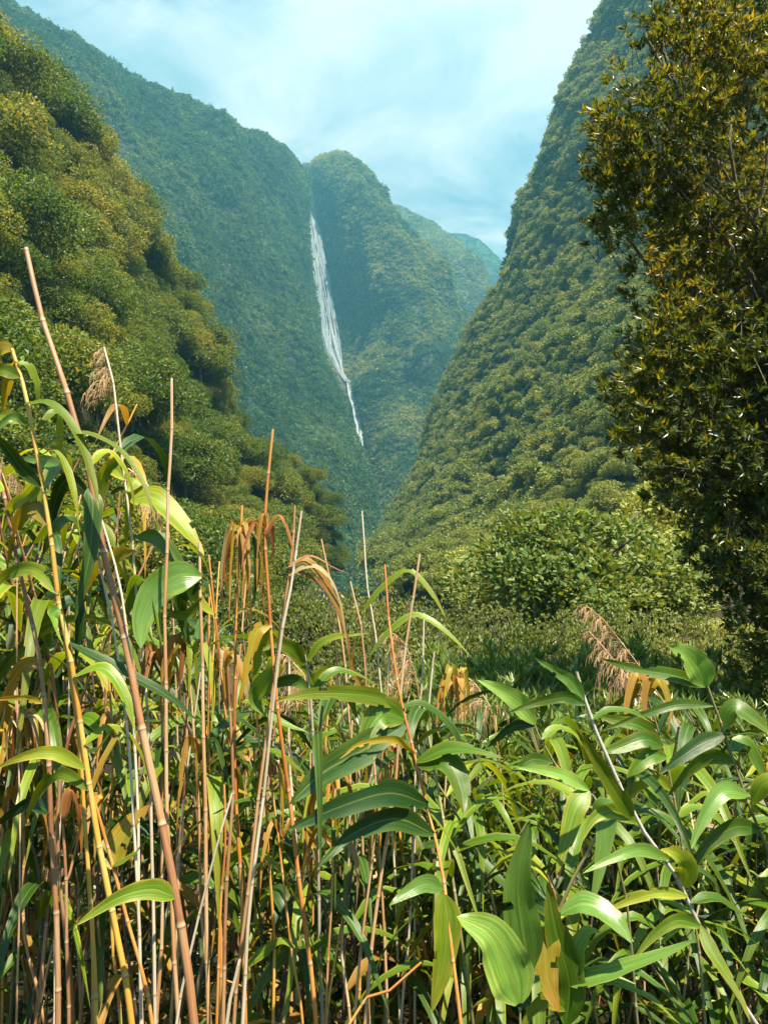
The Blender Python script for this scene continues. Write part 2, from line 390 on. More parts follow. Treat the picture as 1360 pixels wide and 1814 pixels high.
RE = [[(1250, -60, 420), (1150, 60, 430), (1040, 215, 440), (990, 330, 450), (940, 450, 460), (900, 570, 460), (830, 730, 450), (770, 860, 440), (720, 930, 430), (690, 1010, 400)],
      [(1110, -70, 330), (1058, 50, 345), (985, 205, 365), (950, 320, 385), (905, 440, 395), (862, 555, 395), (792, 700, 390), (732, 830, 375), (684, 915, 350), (640, 985, 310)],
      [(1300, -200, 235), (1210, 40, 245), (1120, 200, 258), (1060, 340, 265), (1000, 470, 268), (950, 590, 262), (880, 730, 248), (820, 860, 225), (750, 955, 200), (690, 1035, 170)],
      [(1600, -260, 150), (1450, 0, 160), (1350, 200, 165), (1270, 340, 165), (1200, 480, 160), (1130, 620, 152), (1060, 760, 140), (990, 890, 122), (890, 990, 105), (780, 1060, 88)],
      [(2200, -260, 95), (1900, 30, 98), (1750, 230, 98), (1600, 400, 95), (1500, 550, 90), (1400, 690, 84), (1300, 820, 75), (1200, 930, 66), (1050, 1030, 54), (880, 1100, 42)],
      [(3600, 0, 55), (3000, 250, 56), (2600, 450, 55), (2300, 600, 52), (2050, 730, 48), (1800, 850, 43), (1600, 950, 38), (1400, 1040, 33), (1200, 1110, 28), (1000, 1160, 23)]]
RE.append([(*(at(*p) * [1, 1, 0] + [0, -6, -9]), 0) for p in RE[-1]])
SE = loft(RE, 260, 200, 5.0, 38, 51)
grid_obj('hillside', SE, near_soil, 'steep bushy hillside on the right of the valley', 'hillside')

RF = [[(-260, -80, 95), (20, 110, 100), (100, 180, 104), (180, 270, 108), (260, 370, 112), (330, 470, 118), (400, 570, 124), (440, 650, 130), (480, 740, 136), (520, 810, 142), (600, 860, 150), (640, 930, 150), (670, 1010, 150)],
      [(-300, -60, 58), (-40, 120, 66), (35, 185, 70), (105, 265, 76), (185, 365, 84), (245, 455, 90), (315, 555, 98), (362, 635, 105), (395, 730, 112), (425, 800, 118), (500, 850, 124), (540, 925, 128), (600, 1010, 130)],
      [(-500, 60, 40), (-220, 230, 45), (-110, 320, 48), (-10, 420, 52), (70, 500, 56), (140, 580, 60), (210, 665, 66), (265, 745, 72), (315, 815, 80), (365, 875, 86), (430, 925, 92), (500, 975, 98), (560, 1045, 100)],
      [(-800, 300, 27), (-450, 500, 30), (-300, 600, 33), (-200, 680, 36), (-100, 760, 38), (0, 830, 41), (60, 880, 45), (120, 930, 50), (190, 970, 56), (260, 1010, 62), (330, 1045, 68), (420, 1070, 74), (500, 1095, 78)],
      [(-1300, 700, 18), (-800, 850, 20), (-600, 920, 22), (-450, 980, 24), (-300, 1030, 26), (-180, 1070, 28), (-100, 1090, 31), (-20, 1100, 34), (60, 1110, 38), (150, 1120, 43), (240, 1125, 48), (340, 1130, 54), (440, 1135, 58)]]
RF = [[(x - (70 if r < 2 else 40) * (1.0 if k < 9 else 0.95 if k < 12 else 0.9), y, d) for k, (x, y, d) in enumerate(row)] for r, row in enumerate(RF)]
RF.append([(*(at(*p) * [1, 1, 0] + [1, -4, -7]), 0) for p in RF[-1]])
SF = loft(RF, 200, 110, 4.5, 20, 61)
grid_obj('hillside', SF, near_soil, 'dark wooded hillside close on the left', 'hillside')

# ground: one sheet under everything
def gz(x, y):
    x = np.asarray(x, float); y = np.asarray(y, float)
    z = -0.09 * np.clip(y, 0, 22) + 0.05 * np.clip(y - 24, 0, 400) * 0.9
    z = z + 0.16 * np.sin(x * 0.9 + 1.3) * np.sin(y * 0.7) * np.exp(-np.abs(y) / 60)
    return z
gx = np.sign(np.linspace(-1, 1, 161)) * (np.abs(np.linspace(-1, 1, 161)) ** 3.2) * 1950
gy = -120 + 2350 * np.linspace(0, 1, 180) ** 3.0
gy = np.sort(np.concatenate([gy, np.linspace(-2, 30, 50)]))
X, Y = np.meshgrid(gx, gy)
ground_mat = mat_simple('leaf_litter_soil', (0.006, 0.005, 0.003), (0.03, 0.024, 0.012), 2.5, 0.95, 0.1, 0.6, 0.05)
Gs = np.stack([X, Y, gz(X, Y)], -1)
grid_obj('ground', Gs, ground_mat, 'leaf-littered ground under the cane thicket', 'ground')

# ------------------------------------------------------------------ foliage prototypes (meshes shared by the copies)
def leaf_faces(C, A, B, L, Wd, fold=0.25):
    """leaves as folded lozenges: C base, A direction, B side, L length, Wd width; two triangles each"""
    N = np.cross(A, B)
    b0 = C; tip = C + A * L[:, None]
    mid = C + A * (L * 0.45)[:, None] + N * (Wd * fold)[:, None]
    l = mid + B * (Wd * 0.5)[:, None]; r = mid - B * (Wd * 0.5)[:, None]
    V = np.stack([b0, r, tip, l], 1).reshape(-1, 3)
    k = np.arange(len(C))[:, None] * 4
    T = np.concatenate([k + [0, 1, 2], k + [0, 2, 3]], 1).reshape(-1, 3)
    return V, T

def unit(v): return v / (np.linalg.norm(v, axis=-1)[..., None] + 1e-9)

def crown_mesh(name, mat, r=3.0, flat=0.8, lobes=26, leaves=3600, ls=0.3, seed=0, hang=0.0):
    g = np.random.default_rng(seed)
    d = unit(g.normal(size=(lobes, 3)) * [1, 1, 0.8]); d[:, 2] = np.abs(d[:, 2]) * 1.0 - 0.25
    rad = r * (0.45 + 0.5 * g.random(lobes))
    c = d * rad[:, None] * [1, 1, flat]
    lr = r * (0.2 + 0.22 * g.random(lobes))
    k = g.integers(0, lobes, leaves)
    n = unit(g.normal(size=(leaves, 3)) + [0, 0, 0.45])
    rr = lr[k] * (0.6 + 0.45 * g.random(leaves) ** 0.5)
    C = c[k] + n * rr[:, None] * [1.1, 1.1, 0.75]
    A = unit(n * 0.7 + g.normal(size=(leaves, 3)) * 0.7 + [0, 0, -hang])
    B = unit(np.cross(A, n + g.normal(size=(leaves, 3)) * 0.5))
    L = ls * (0.6 + 0.8 * g.random(leaves))
    V, T = leaf_faces(C, A, B, L, L * 0.62)
    return build_mesh(name, V, T, mat, smooth=False, link=False)

def trunk_mesh(name, mat, h=3.0, r=0.16, seed=0, spread=1.6):
    g = random.Random(seed); mb = MB()
    P = np.array([[0, 0, -1.2], [g.uniform(-.1, .1), g.uniform(-.1, .1), h * 0.4], [g.uniform(-.3, .3), g.uniform(-.3, .3), h]])
    P = catmull(P, np.linspace(0, 2, 8)); tube(mb, P, np.linspace(r, r * 0.55, 8), 7)
    for k in range(5):
        a = g.uniform(0, 6.28); s = P[4 + k % 3]
        e = s + np.array([math.cos(a) * spread, math.sin(a) * spread, g.uniform(.5, 1.6)])
        m = (s + e) / 2 + np.array([0, 0, -0.15])
        tube(mb, catmull([s, m, e], np.linspace(0, 2, 7)), np.linspace(r * 0.5, r * 0.12, 7), 5)
    return mb.build(name, mat, link=False)

bark = mat_simple('tree_bark', (0.06, 0.045, 0.03), (0.17, 0.14, 0.1), 9, 0.9, 0.2, 0.6, 0.03)
fol_left = mat_foliage('foliage_left_wood', [(0.025, 0.06, 0.008), (0.06, 0.115, 0.012), (0.16, 0.19, 0.02), (0.38, 0.28, 0.03)], 0.38, 0.5, 0.3, None, 0.09, 0.9)
fol_right = mat_foliage('foliage_right_wood', [(0.035, 0.075, 0.015), (0.10, 0.15, 0.03), (0.21, 0.24, 0.055), (0.33, 0.33, 0.08)], 0.28, 0.55, 0.25, None, 0.09, 1.1)
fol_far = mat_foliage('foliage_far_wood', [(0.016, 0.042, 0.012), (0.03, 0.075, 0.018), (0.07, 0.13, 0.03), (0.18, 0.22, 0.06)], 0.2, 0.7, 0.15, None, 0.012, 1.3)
fol_peak = mat_foliage('foliage_peak_wood', [(0.022, 0.052, 0.014), (0.045, 0.09, 0.022), (0.11, 0.16, 0.04), (0.36, 0.34, 0.09)], 0.2, 0.7, 0.15, None, 0.012, 1.7)  # top tones brightened in patches, painting sunlit spots onto the peak

def normals_of(S):
    N = np.cross(np.gradient(S, axis=1), np.gradient(S, axis=0)); N = unit(N)
    return np.where(N[..., 2:3] < 0, -N, N)

def surf_points(S, n, seed, sub=None):
    """n points spread evenly by area over the grid S"""
    g = np.random.default_rng(seed)
    a = np.linalg.norm(np.cross(S[1:, :-1] - S[:-1, :-1], S[:-1, 1:] - S[:-1, :-1]), axis=-1)
    if sub is not None:
        w = np.zeros_like(a); w[sub] = 1; a = a * w
    p = a.ravel() / a.sum(); k = g.choice(len(p), n, p=p)
    i, j = np.unravel_index(k, a.shape); u, v = g.random(n)[:, None], g.random(n)[:, None]
    P = S[i, j] * (1 - u) * (1 - v) + S[i + 1, j] * u * (1 - v) + S[i, j + 1] * (1 - u) * v + S[i + 1, j + 1] * u * v
    return P, i, j

def thin(P, dist, seed=0):
    """drop points closer than dist (2-cell grid hash)"""
    seen = {}; keep = []
    for q, p in enumerate(P):
        key = (int(p[0] // dist), int(p[1] // dist), int(p[2] // dist)); ok = True
        for a in (-1, 0, 1):
            for b in (-1, 0, 1):
                for c in (-1, 0, 1):
                    for s in seen.get((key[0] + a, key[1] + b, key[2] + c), ()):
                        if (s[0] - p[0]) ** 2 + (s[1] - p[1]) ** 2 + (s[2] - p[2]) ** 2 < dist * dist: ok = False; break
                    if not ok: break
                if not ok: break
            if not ok: break
        if ok: seen.setdefault(key, []).append(p); keep.append(q)
    return np.array(keep)

def scatter_stuff(name, P, scl, protos, mats_label, label, cat, seed=0, tilt=0.25):
    """one object of kind stuff: prototypes instanced on points by geometry nodes"""
    g = np.random.default_rng(seed); n = len(P)
    me = bpy.data.meshes.new(name); me.vertices.add(n); me.vertices.foreach_set('co', np.asarray(P, np.float32).ravel())
    me.attributes.new('scl', 'FLOAT_VECTOR', 'POINT').data.foreach_set('vector', (scl[:, None] * (0.8 + 0.4 * g.random((n, 3)))).astype(np.float32).ravel())
    me.attributes.new('rot', 'FLOAT_VECTOR', 'POINT').data.foreach_set('vector', np.stack([g.normal(size=n) * tilt, g.normal(size=n) * tilt, g.random(n) * 6.283], 1).astype(np.float32).ravel())
    me.attributes.new('idx', 'INT', 'POINT').data.foreach_set('value', g.integers(0, len(protos), n).astype(np.int32))
    o = bpy.data.objects.new(name, me); COL.objects.link(o)
    pc = bpy.data.collections.new(name + '_kinds')
    for k, pm in enumerate(protos):
        po = bpy.data.objects.new(name + '_kind', pm); pc.objects.link(po)
    ng = bpy.data.node_groups.new(name, 'GeometryNodeTree')
    ng.interface.new_socket('Geometry', in_out='INPUT', socket_type='NodeSocketGeometry')
    ng.interface.new_socket('Geometry', in_out='OUTPUT', socket_type='NodeSocketGeometry')
    N = ng.nodes; Lk = ng.links.new
    gi, go = N.new('NodeGroupInput'), N.new('NodeGroupOutput')
    ip = N.new('GeometryNodeInstanceOnPoints'); ci = N.new('GeometryNodeCollectionInfo')
    ci.inputs['Collection'].default_value = pc; ci.inputs['Separate Children'].default_value = True
    def attr(nm, ty):
        a = N.new('GeometryNodeInputNamedAttribute'); a.data_type = ty; a.inputs['Name'].default_value = nm; return a.outputs['Attribute']
    Lk(gi.outputs[0], ip.inputs['Points']); Lk(ci.outputs[0], ip.inputs['Instance'])
    ip.inputs['Pick Instance'].default_value = True
    Lk(attr('idx', 'INT'), ip.inputs['Instance Index']); Lk(attr('rot', 'FLOAT_VECTOR'), ip.inputs['Rotation']); Lk(attr('scl', 'FLOAT_VECTOR'), ip.inputs['Scale'])
    Lk(ip.outputs[0], go.inputs[0])
    md = o.modifiers.new('scatter', 'NODES'); md.node_group = ng
    return tag(o, label, cat, kind='stuff')

tuft_far = [crown_mesh('tuft', fol_far, 1.0, 0.75, 9, 110, 0.42, 100 + k) for k in range(4)]
tuft_peak = [crown_mesh('tuft', fol_peak, 1.0, 0.75, 9, 110, 0.42, 110 + k) for k in range(4)]

def visible_grid(P, m=60):
    px, py, d = to_px(P); return (d > 1) & (px > -m) & (px < 1360 + m) & (py > -m * 2) & (py < 1814 + m)

def forest(name, S, n, lo, hi, protos, label, seed, skip=None):
    P, i, j = surf_points(S, n, seed); g = np.random.default_rng(seed)
    k = visible_grid(P, 80)
    if skip is not None: k &= ~skip(P)
    P = P[k]; big = fbm(P / 30.0, 2, seed) * 0.4 + 1.0
    s = (lo + (hi - lo) * g.random(len(P)) ** 2.2) * np.clip(big, 0.5, 1.6)
    scatter_stuff(name, P, s, protos, None, label, 'forest', seed)

def near_fall(P):
    px, py, d = to_px(P)
    fx = np.interp(py, [330, 430, 500, 560, 600, 660, 700, 800, 860], [548, 558, 570, 580, 585, 600, 624, 637, 647])
    w = np.interp(py, [330, 430, 520, 600, 660, 700, 860], [5, 12, 18, 22, 8, 8, 7])
    return (np.abs(px - fx) < w) & (py < 850) & (py > 330)
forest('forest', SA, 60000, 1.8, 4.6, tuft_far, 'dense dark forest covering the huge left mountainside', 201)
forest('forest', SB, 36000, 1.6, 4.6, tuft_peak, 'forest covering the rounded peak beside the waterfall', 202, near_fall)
forest('forest', SCg, 16000, 2.2, 6.0, tuft_peak, 'sunlit scrub covering the ridge behind the rounded peak', 203)
forest('forest', SD, 5000, 3.5, 8.0, tuft_far, 'forest covering the small distant blue hill', 204)
# ------------------------------------------------------------------ waterfall
m, t = material('white_water')
tc = t.new('ShaderNodeTexCoord'); uv = t.new('ShaderNodeUVMap')
mp = t.new('ShaderNodeMapping'); t.link(uv.outputs[0], mp.inputs[0]); mp.inputs['Scale'].default_value = (1, 0.05, 1)
n = t.noise(mp.outputs[0], 16, 5, 0.7)
p = principled(t, t.mix(t.ramp(n, [(0.4, 0.0), (0.6, 1.0)]), (0.42, 0.5, 0.53), (0.85, 0.88, 0.9)), 0.6, 0.3)
tl = t.new('ShaderNodeBsdfTranslucent'); tl.inputs[0].default_value = (0.9, 0.93, 0.95, 1)
mx = t.new('ShaderNodeMixShader'); mx.inputs[0].default_value = 0.5; t.link(p.outputs[0], mx.inputs[1]); t.link(tl.outputs[0], mx.inputs[2])
tp = t.new('ShaderNodeBsdfTransparent'); m2 = t.new('ShaderNodeMixShader'); t.link(t.ramp(n, [(0.35, 0.6), (0.58, 0.0)]), m2.inputs[0])
t.link(mx.outputs[0], m2.inputs[1]); t.link(tp.outputs[0], m2.inputs[2])
finish(t, m2.outputs[0]); water_mat = m
wall_rock = mat_simple('wet_cliff_rock', (0.012, 0.018, 0.014), (0.05, 0.055, 0.045), 0.06, 0.7, 0.4, 0.8, 2.0)

def fall(path, seed, strands, label, depth_off, fat=1.0):
    """falling water: many thin strands of their own thickness, spread between the left and right limits of the path"""
    g = random.Random(seed); mb = MB()
    ys = np.array([p[0] for p in path], float); xl = np.array([p[1] for p in path], float); xr = np.array([p[2] for p in path], float); dd = np.array([p[3] for p in path], float)
    for s in range(strands):
        f0 = g.random(); y0 = ys[0] + (g.random() ** 2) * (ys[-1] - ys[0]) * (0.0 if s < 5 else 0.75)
        y1 = min(ys[-1], y0 + (ys[-1] - ys[0]) * (1.0 if s < 5 else g.uniform(0.25, 0.9)))
        Y = np.linspace(y0, y1, 26); f = np.clip(f0 + 0.10 * np.sin(np.linspace(0, 5, 26) + g.random() * 6) + np.cumsum(np.array([g.uniform(-.025, .025) for _ in Y])), 0.02, 0.98)
        x = np.interp(Y, ys, xl) * (1 - f) + np.interp(Y, ys, xr) * f
        D = np.interp(Y, ys, dd) - depth_off - g.random() * 1.2
        P = np.array([at(a, b, c) for a, b, c in zip(x, Y, D)])
        r = fat * g.uniform(0.15, 0.66) * np.sin(np.linspace(0.25, 2.9, 26)) ** 0.5
        tube(mb, P, r, 4)
    o = mb.build('waterfall', water_mat); return tag(o, label, 'waterfall', kind='structure')

from mathutils.bvhtree import BVHTree
nvB, nuB = SB.shape[:2]
_i = np.arange(nvB - 1)[:, None] * nuB + np.arange(nuB - 1)[None]
_Q = np.stack([_i, _i + nuB, _i + nuB + 1, _i + 1], -1).reshape(-1, 4)
bvB = BVHTree.FromPolygons([Vector(v) for v in SB.reshape(-1, 3)], [tuple(q) for q in _Q.tolist()])
nvA, nuA = SA.shape[:2]
_i = np.arange(nvA - 1)[:, None] * nuA + np.arange(nuA - 1)[None]
_Q = np.stack([_i, _i + nuA, _i + nuA + 1, _i + 1], -1).reshape(-1, 4)
bvA = BVHTree.FromPolygons([Vector(v) for v in SA.reshape(-1, 3)], [tuple(q) for q in _Q.tolist()])
def cliff_depth(px, py, fallback):
    d = Vector(at(px, py, 100.0) - CAM).normalized()
    hb, ha = bvB.ray_cast(Vector(CAM), d), bvA.ray_cast(Vector(CAM), d)
    b = hb[0].y if hb[0] is not None else fallback
    return min(b, ha[0].y) if ha[0] is not None and ha[0].y > b - 45 else b
mo = [o for o in bpy.data.objects if o.get('label', '').startswith('rounded green peak')][0]      # bare wet rock down both sides of the falls
mo.data.materials.append(wall_rock)
_c = SB[:-1, :-1].reshape(-1, 3); _x, _y, _d = to_px(_c)
_fx = np.interp(_y, [330, 430, 500, 560, 600, 660, 700, 800, 860], [552, 566, 580, 592, 600, 604, 626, 640, 650]); _w = np.interp(_y, [320, 430, 520, 600, 660, 700, 860], [8, 20, 30, 32, 12, 11, 9])
_n = fbm(_c / 14.0, 3, 5) * 14
mo.data.polygons.foreach_set('material_index', ((np.abs(_x - _fx) + _n < _w) & (_y < 870) & (_y > 325)).astype(np.int32))
up = [(340, 550, 554), (362, 546, 554), (395, 547, 562), (430, 550, 569), (480, 555, 579), (530, 561, 588), (580, 567, 597), (620, 575, 602), (645, 592, 605), (662, 602, 607), (675, 612, 617)]
up = [(y, l - 1, r + 2, min(cliff_depth(l, y, 940), cliff_depth(r, y, 940), cliff_depth((l + r) / 2, y, 940), cliff_depth(l - 5, y, 940), cliff_depth(r + 5, y, 940))) for y, l, r in up]
fall(up, 1, 80, 'tall white waterfall streaming down the cliff between the two mountains', 1.5)
lo = [(672, 614, 620), (700, 617, 625), (725, 625, 634), (755, 630, 641), (785, 634, 643), (806, 638, 643)]
lo = [(y, l, r, min(cliff_depth(l, y, 860), cliff_depth(r, y, 860))) for y, l, r in lo]
fall(lo, 2, 26, 'narrow lower cascade below the tall waterfall', 5.0, 1.5)
l3 = [(820, 646, 649), (826, 644, 648), (835, 645, 648)]
l3 = [(y, l, r, min(cliff_depth(l, y, 800), cliff_depth(r, y, 800))) for y, l, r in l3]
fall(l3, 3, 10, 'tiny last white drop of the waterfall low in the gorge', 4.0, 1.3)

# ------------------------------------------------------------------ woods on the two near hillsides: one object per tree
crL = [crown_mesh('crown', fol_left, 3.0, 0.85, 34, 12000, 0.17, 300 + k) for k in range(5)]
crR = [crown_mesh('crown', fol_right, 2.6, 0.95, 24, 9000, 0.17, 320 + k) for k in range(5)]
crRs = [crown_mesh('crown', fol_right, 2.6, 0.95, 16, 1500, 0.40, 340 + k) for k in range(4)]
trL = [trunk_mesh('trunk', bark, 2.6, 0.17, 1 + k) for k in range(3)]

tree_used = {}
def tree(base, s, crowns, name, label, group, seed, h=2.4, sq=1.0):
    g = random.Random(seed)
    o = thing(name, base, label, 'tree', group)
    o.rotation_euler = (g.uniform(-.1, .1), g.uniform(-.1, .1), g.uniform(0, 6.28)); o.scale = (s, s, s * sq)
    c = bpy.data.objects.new('crown', g.choice(crowns)); COL.objects.link(c); c.parent = o; c.location = (0, 0, h)
    w = bpy.data.objects.new('trunk', g.choice(trL)); COL.objects.link(w); w.parent = o
    return o

P, i, j = surf_points(SF, 9000, 7); P = P[visible_grid(P, 150)]
P = P[thin(P, 3.6)]
P = P[np.argsort(P[:, 1])]; P = P[P[:, 1] > 24]
px, py, dd = to_px(P); P = P[py < 1150]
for q in range(min(290, len(P))):
    tree(P[q] - np.array([0, 0, 0.5]), random.choice([0.6, 0.75, 0.9, 1.0, 1.15, 1.4, 1.8]), crL, 'broadleaf_tree',
         'glossy green and golden broadleaf tree in the wood covering the near left hillside', 'trees of the near left hillside', q)
restL = P[290:]
print('left trees', len(P))
if len(restL): scatter_stuff('forest', restL + [0, 0, 1.8], 0.7 + 0.7 * rng.random(len(restL)), crL, None, 'leafy crowns of the wood high on the back of the near left hillside', 'forest', 19, 0.2)

P, i, j = surf_points(SE, 26000, 8); P = P[visible_grid(P, 70)]
P = P[thin(P, 2.7)]
P = P[np.argsort(P[:, 1])]
px, py, dd = to_px(P)
hid = (px > 1330) & (dd < 30) | (dd < 19)
P, px, dd = P[~hid], px[~hid], dd[~hid]
for q in range(min(260, len(P))):
    tree(P[q] - np.array([0, 0, 0.9]), random.choice([.5, .6, .7, .8, .95, 1.1, 1.3, 1.6]), crR, 'hillside_tree',
         'bushy olive green tree among the trees at the foot of the right hillside', 'trees at the foot of the right hillside', 5000 + q, 1.6, 0.9)
rest = P[260:]
print('right trees rest', len(rest))
scatter_stuff('forest', rest + [0, 0, 0.8], 0.6 + 1.2 * rng.random(len(rest)) ** 2, crRs, None, 'dense olive green forest climbing the steep right hillside', 'forest', 9, 0.3)

# ------------------------------------------------------------------ cane materials
B = {}
B['green'] = mat_blade('leaf_green', (0.07, 0.17, 0.008), (0.30, 0.27, 0.03), (0.26, 0.22, 0.03), 0.3, 0.38, 0.4, 0.42, 0.4)
B['dark'] = mat_blade('leaf_dark', (0.016, 0.055, 0.007), (0.09, 0.12, 0.015), (0.04, 0.08, 0.012), 0.15, 0.4, 0.28, 0.2, 0.1)  # dark green deepened further, so shade is painted into these leaves
B['lime'] = mat_blade('leaf_lime', (0.15, 0.24, 0.012), (0.42, 0.31, 0.03), (0.36, 0.24, 0.03), 0.34, 0.42, 0.28, 0.5, 0.25)
B['yellow'] = mat_blade('leaf_yellow', (0.34, 0.27, 0.02), (0.5, 0.27, 0.03), (0.42, 0.16, 0.02), 0.45, 0.4, 0.4, 0.7, 0.4)
B['orange'] = mat_blade('leaf_orange', (0.36, 0.19, 0.035), (0.45, 0.27, 0.07), (0.26, 0.09, 0.02), 0.32, 0.5, 0.3, 0.7, 0.5)
B['red'] = mat_blade('leaf_russet', (0.26, 0.09, 0.025), (0.36, 0.17, 0.05), (0.16, 0.05, 0.02), 0.3, 0.5, 0.3, 0.7, 0.5)
B['pale'] = mat_blade('leaf_pale', (0.17, 0.33, 0.05), (0.34, 0.38, 0.08), (0.28, 0.36, 0.08), 0.36, 0.28, 0.6, 0.4, 0.08, (1.3, 1.25, 0.5))
B['dry'] = mat_blade('leaf_dry', (0.36, 0.28, 0.16), (0.45, 0.33, 0.17), (0.25, 0.15, 0.08), 0.3, 0.7, 0.2, 0.6, 0.5, (1.3, 1.1, 0.7))
CU = {}
CU['tan'] = mat_culm('stalk_tan', (0.36, 0.16, 0.06), (0.54, 0.31, 0.15), (0.62, 0.49, 0.34))
CU['orange'] = mat_culm('stalk_orange', (0.36, 0.10, 0.025), (0.52, 0.21, 0.05), (0.62, 0.36, 0.10))
CU['brown'] = mat_culm('stalk_brown', (0.17, 0.065, 0.03), (0.34, 0.16, 0.075), (0.50, 0.31, 0.17))
CU['pale'] = mat_culm('stalk_pale', (0.46, 0.36, 0.25), (0.60, 0.50, 0.38), (0.70, 0.62, 0.52))
CU['gold'] = mat_culm('stalk_gold', (0.46, 0.20, 0.03), (0.62, 0.34, 0.06), (0.66, 0.48, 0.16))
CU['green'] = mat_culm('stalk_green', (0.10, 0.11, 0.04), (0.22, 0.2, 0.08), (0.34, 0.3, 0.15))
CU['dark'] = mat_culm('stalk_weathered', (0.05, 0.035, 0.03), (0.13, 0.09, 0.06), (0.25, 0.19, 0.14))  # dark stalk; on filler canes it paints in the shaded gaps
CU['grey'] = mat_culm('stalk_grey', (0.25, 0.22, 0.19), (0.42, 0.38, 0.32), (0.58, 0.54, 0.48))
plume_mat = mat_simple('plume_straw', (0.30, 0.14, 0.06), (0.62, 0.42, 0.24), 20, 0.8, 0.2, 0.0)

def width_profile(tt, broad=0.0):
    w = np.sin(np.clip(tt / 0.3, 0, 1) * math.pi / 2) ** 0.9 * 0.84 + 0.16
    return w * (1 - tt ** (2.0 + broad)) ** (0.85 - 0.15 * broad)

def blade(P, width, mat, name='leaf', parent=None, ref=None, tw=(0, 0), seed=0, n=18, link=True, broad=0.0, fold=0.18, rip=0.045, local=None):
    """one cane leaf along control points P (k,3). ref: direction the flat of the leaf faces; tw: twist start, end (radians)"""
    g = random.Random(seed)
    P = catmull(P, np.linspace(0, len(P) - 1, n)); T = frames(P)
    ref = np.array([0, -1, 0.2]) if ref is None else np.asarray(ref, float)
    if ref.ndim == 1: ref = np.broadcast_to(ref, P.shape)
    S = unit(np.cross(T, ref)); 
    for k in range(1, n):
        if S[k] @ S[k - 1] < 0: S[k] = -S[k]
    N = unit(np.cross(S, T))
    tt = np.linspace(0, 1, n); a = tw[0] + (tw[1] - tw[0]) * tt + 0.12 * np.sin(tt * 5 + g.random() * 6)
    S2 = S * np.cos(a)[:, None] + N * np.sin(a)[:, None]; N2 = unit(np.cross(S2, T))
    if (N2[n // 2] @ ref[n // 2]) < 0: N2 = -N2
    w = width * width_profile(tt, broad)
    us = np.array([-1, -0.72, -0.36, 0, 0.36, 0.72, 1])
    ph1, ph2 = g.random() * 6, g.random() * 6
    rows = []
    for u in us:
        lift = fold * (abs(u) ** 1.5) * w + rip * width * abs(u) ** 2 * (np.sin(tt * 17 + (ph1 if u < 0 else ph2)) + 0.6 * np.sin(tt * 31 + ph2))
        rows.append(P + S2 * (u * w * 0.5)[:, None] + N2 * (lift * 0.6)[:, None])
    V = np.stack(rows, 1); m = len(us)
    if local is not None: V = V - local
    i = np.arange(n - 1)[:, None] * m + np.arange(m - 1)[None]
    Q = np.stack([i, i + 1, i + m + 1, i + m], -1).reshape(-1, 4)
    uv = np.stack(np.broadcast_arrays((us * 0.5 + 0.5)[None], tt[:, None]), -1).reshape(-1, 2)
    wear = 0.75 if mat.name.split('_')[1] in ('yellow', 'orange', 'russet', 'dry') else 0.3 if 'lime' in mat.name else 0.12
    drop = set()                                                 # torn margins
    for side in (0, m - 2):
        k = 2
        while k < n - 2:
            if g.random() < wear * 0.22:
                ln = g.randint(1, 3)
                for q in range(k, min(n - 1, k + ln)):
                    drop.add(q * (m - 1) + side)
                    if g.random() < 0.5 * wear: drop.add(q * (m - 1) + (side + 1 if side == 0 else side - 1))
                k += ln
            k += 1
    if drop: Q = np.delete(Q, list(drop), 0)
    return build_mesh(name, V.reshape(-1, 3), Q, mat, uv, True, parent, link)

def stalk(P, r0, r1, mat, parent=None, local=None, link=True, sides=9, wob=0.003, seed=0):
    """jointed stalk; r0 at the foot, r1 at the tip; swelling at the joints every 0.17 m"""
    g = random.Random(seed)
    P = catmull(P, np.linspace(0, len(P) - 1, 160)); L = np.concatenate([[0], np.cumsum(np.linalg.norm(np.diff(P, axis=0), axis=1))])
    S = []; k = 0; sg = g.choice([0.15, 0.18, 0.2, 0.23, 0.26])
    while k * sg < L[-1]:
        for f in (0.0, 0.012, 0.03, 0.06, 0.5, 0.94, 0.985): S.append((k + f) * sg)
        k += 1
    S = np.array([s for s in S if s < L[-1]] + [L[-1]])
    Q = np.stack([np.interp(S, L, P[:, c]) for c in range(3)], 1)
    ph = S / sg; fr = ph % 1; zig = np.array([g.uniform(-1, 1) for _ in range(k + 2)])
    off = np.interp(ph, np.arange(k + 2), zig) * wob
    Q[:, 0] += off
    r = r0 + (r1 - r0) * (S / L[-1]); r = r * (1 + 0.14 * np.exp(-((np.minimum(fr, 1 - fr)) / 0.022) ** 2))
    mb = MB(); tube(mb, Q if local is None else Q - local, r, sides)
    mb.uv[0][:, 1] *= 0.17 / sg
    return mb.build('stalk', mat, parent, link=link)

def to_ground(pts):
    """carry a stalk on down to the soil"""
    p, q = np.array(pts[-2]), np.array(pts[-1]); d = q - p; d = d / np.linalg.norm(d)
    d = unit(d + np.array([0, 0, -0.6])); 
    s = (q[2] - float(gz(q[0], q[1])) + 0.06) / -d[2]
    e = q + d * s; return list(pts) + ([q + d * s * 0.5] if s > 0.5 else []) + [e]

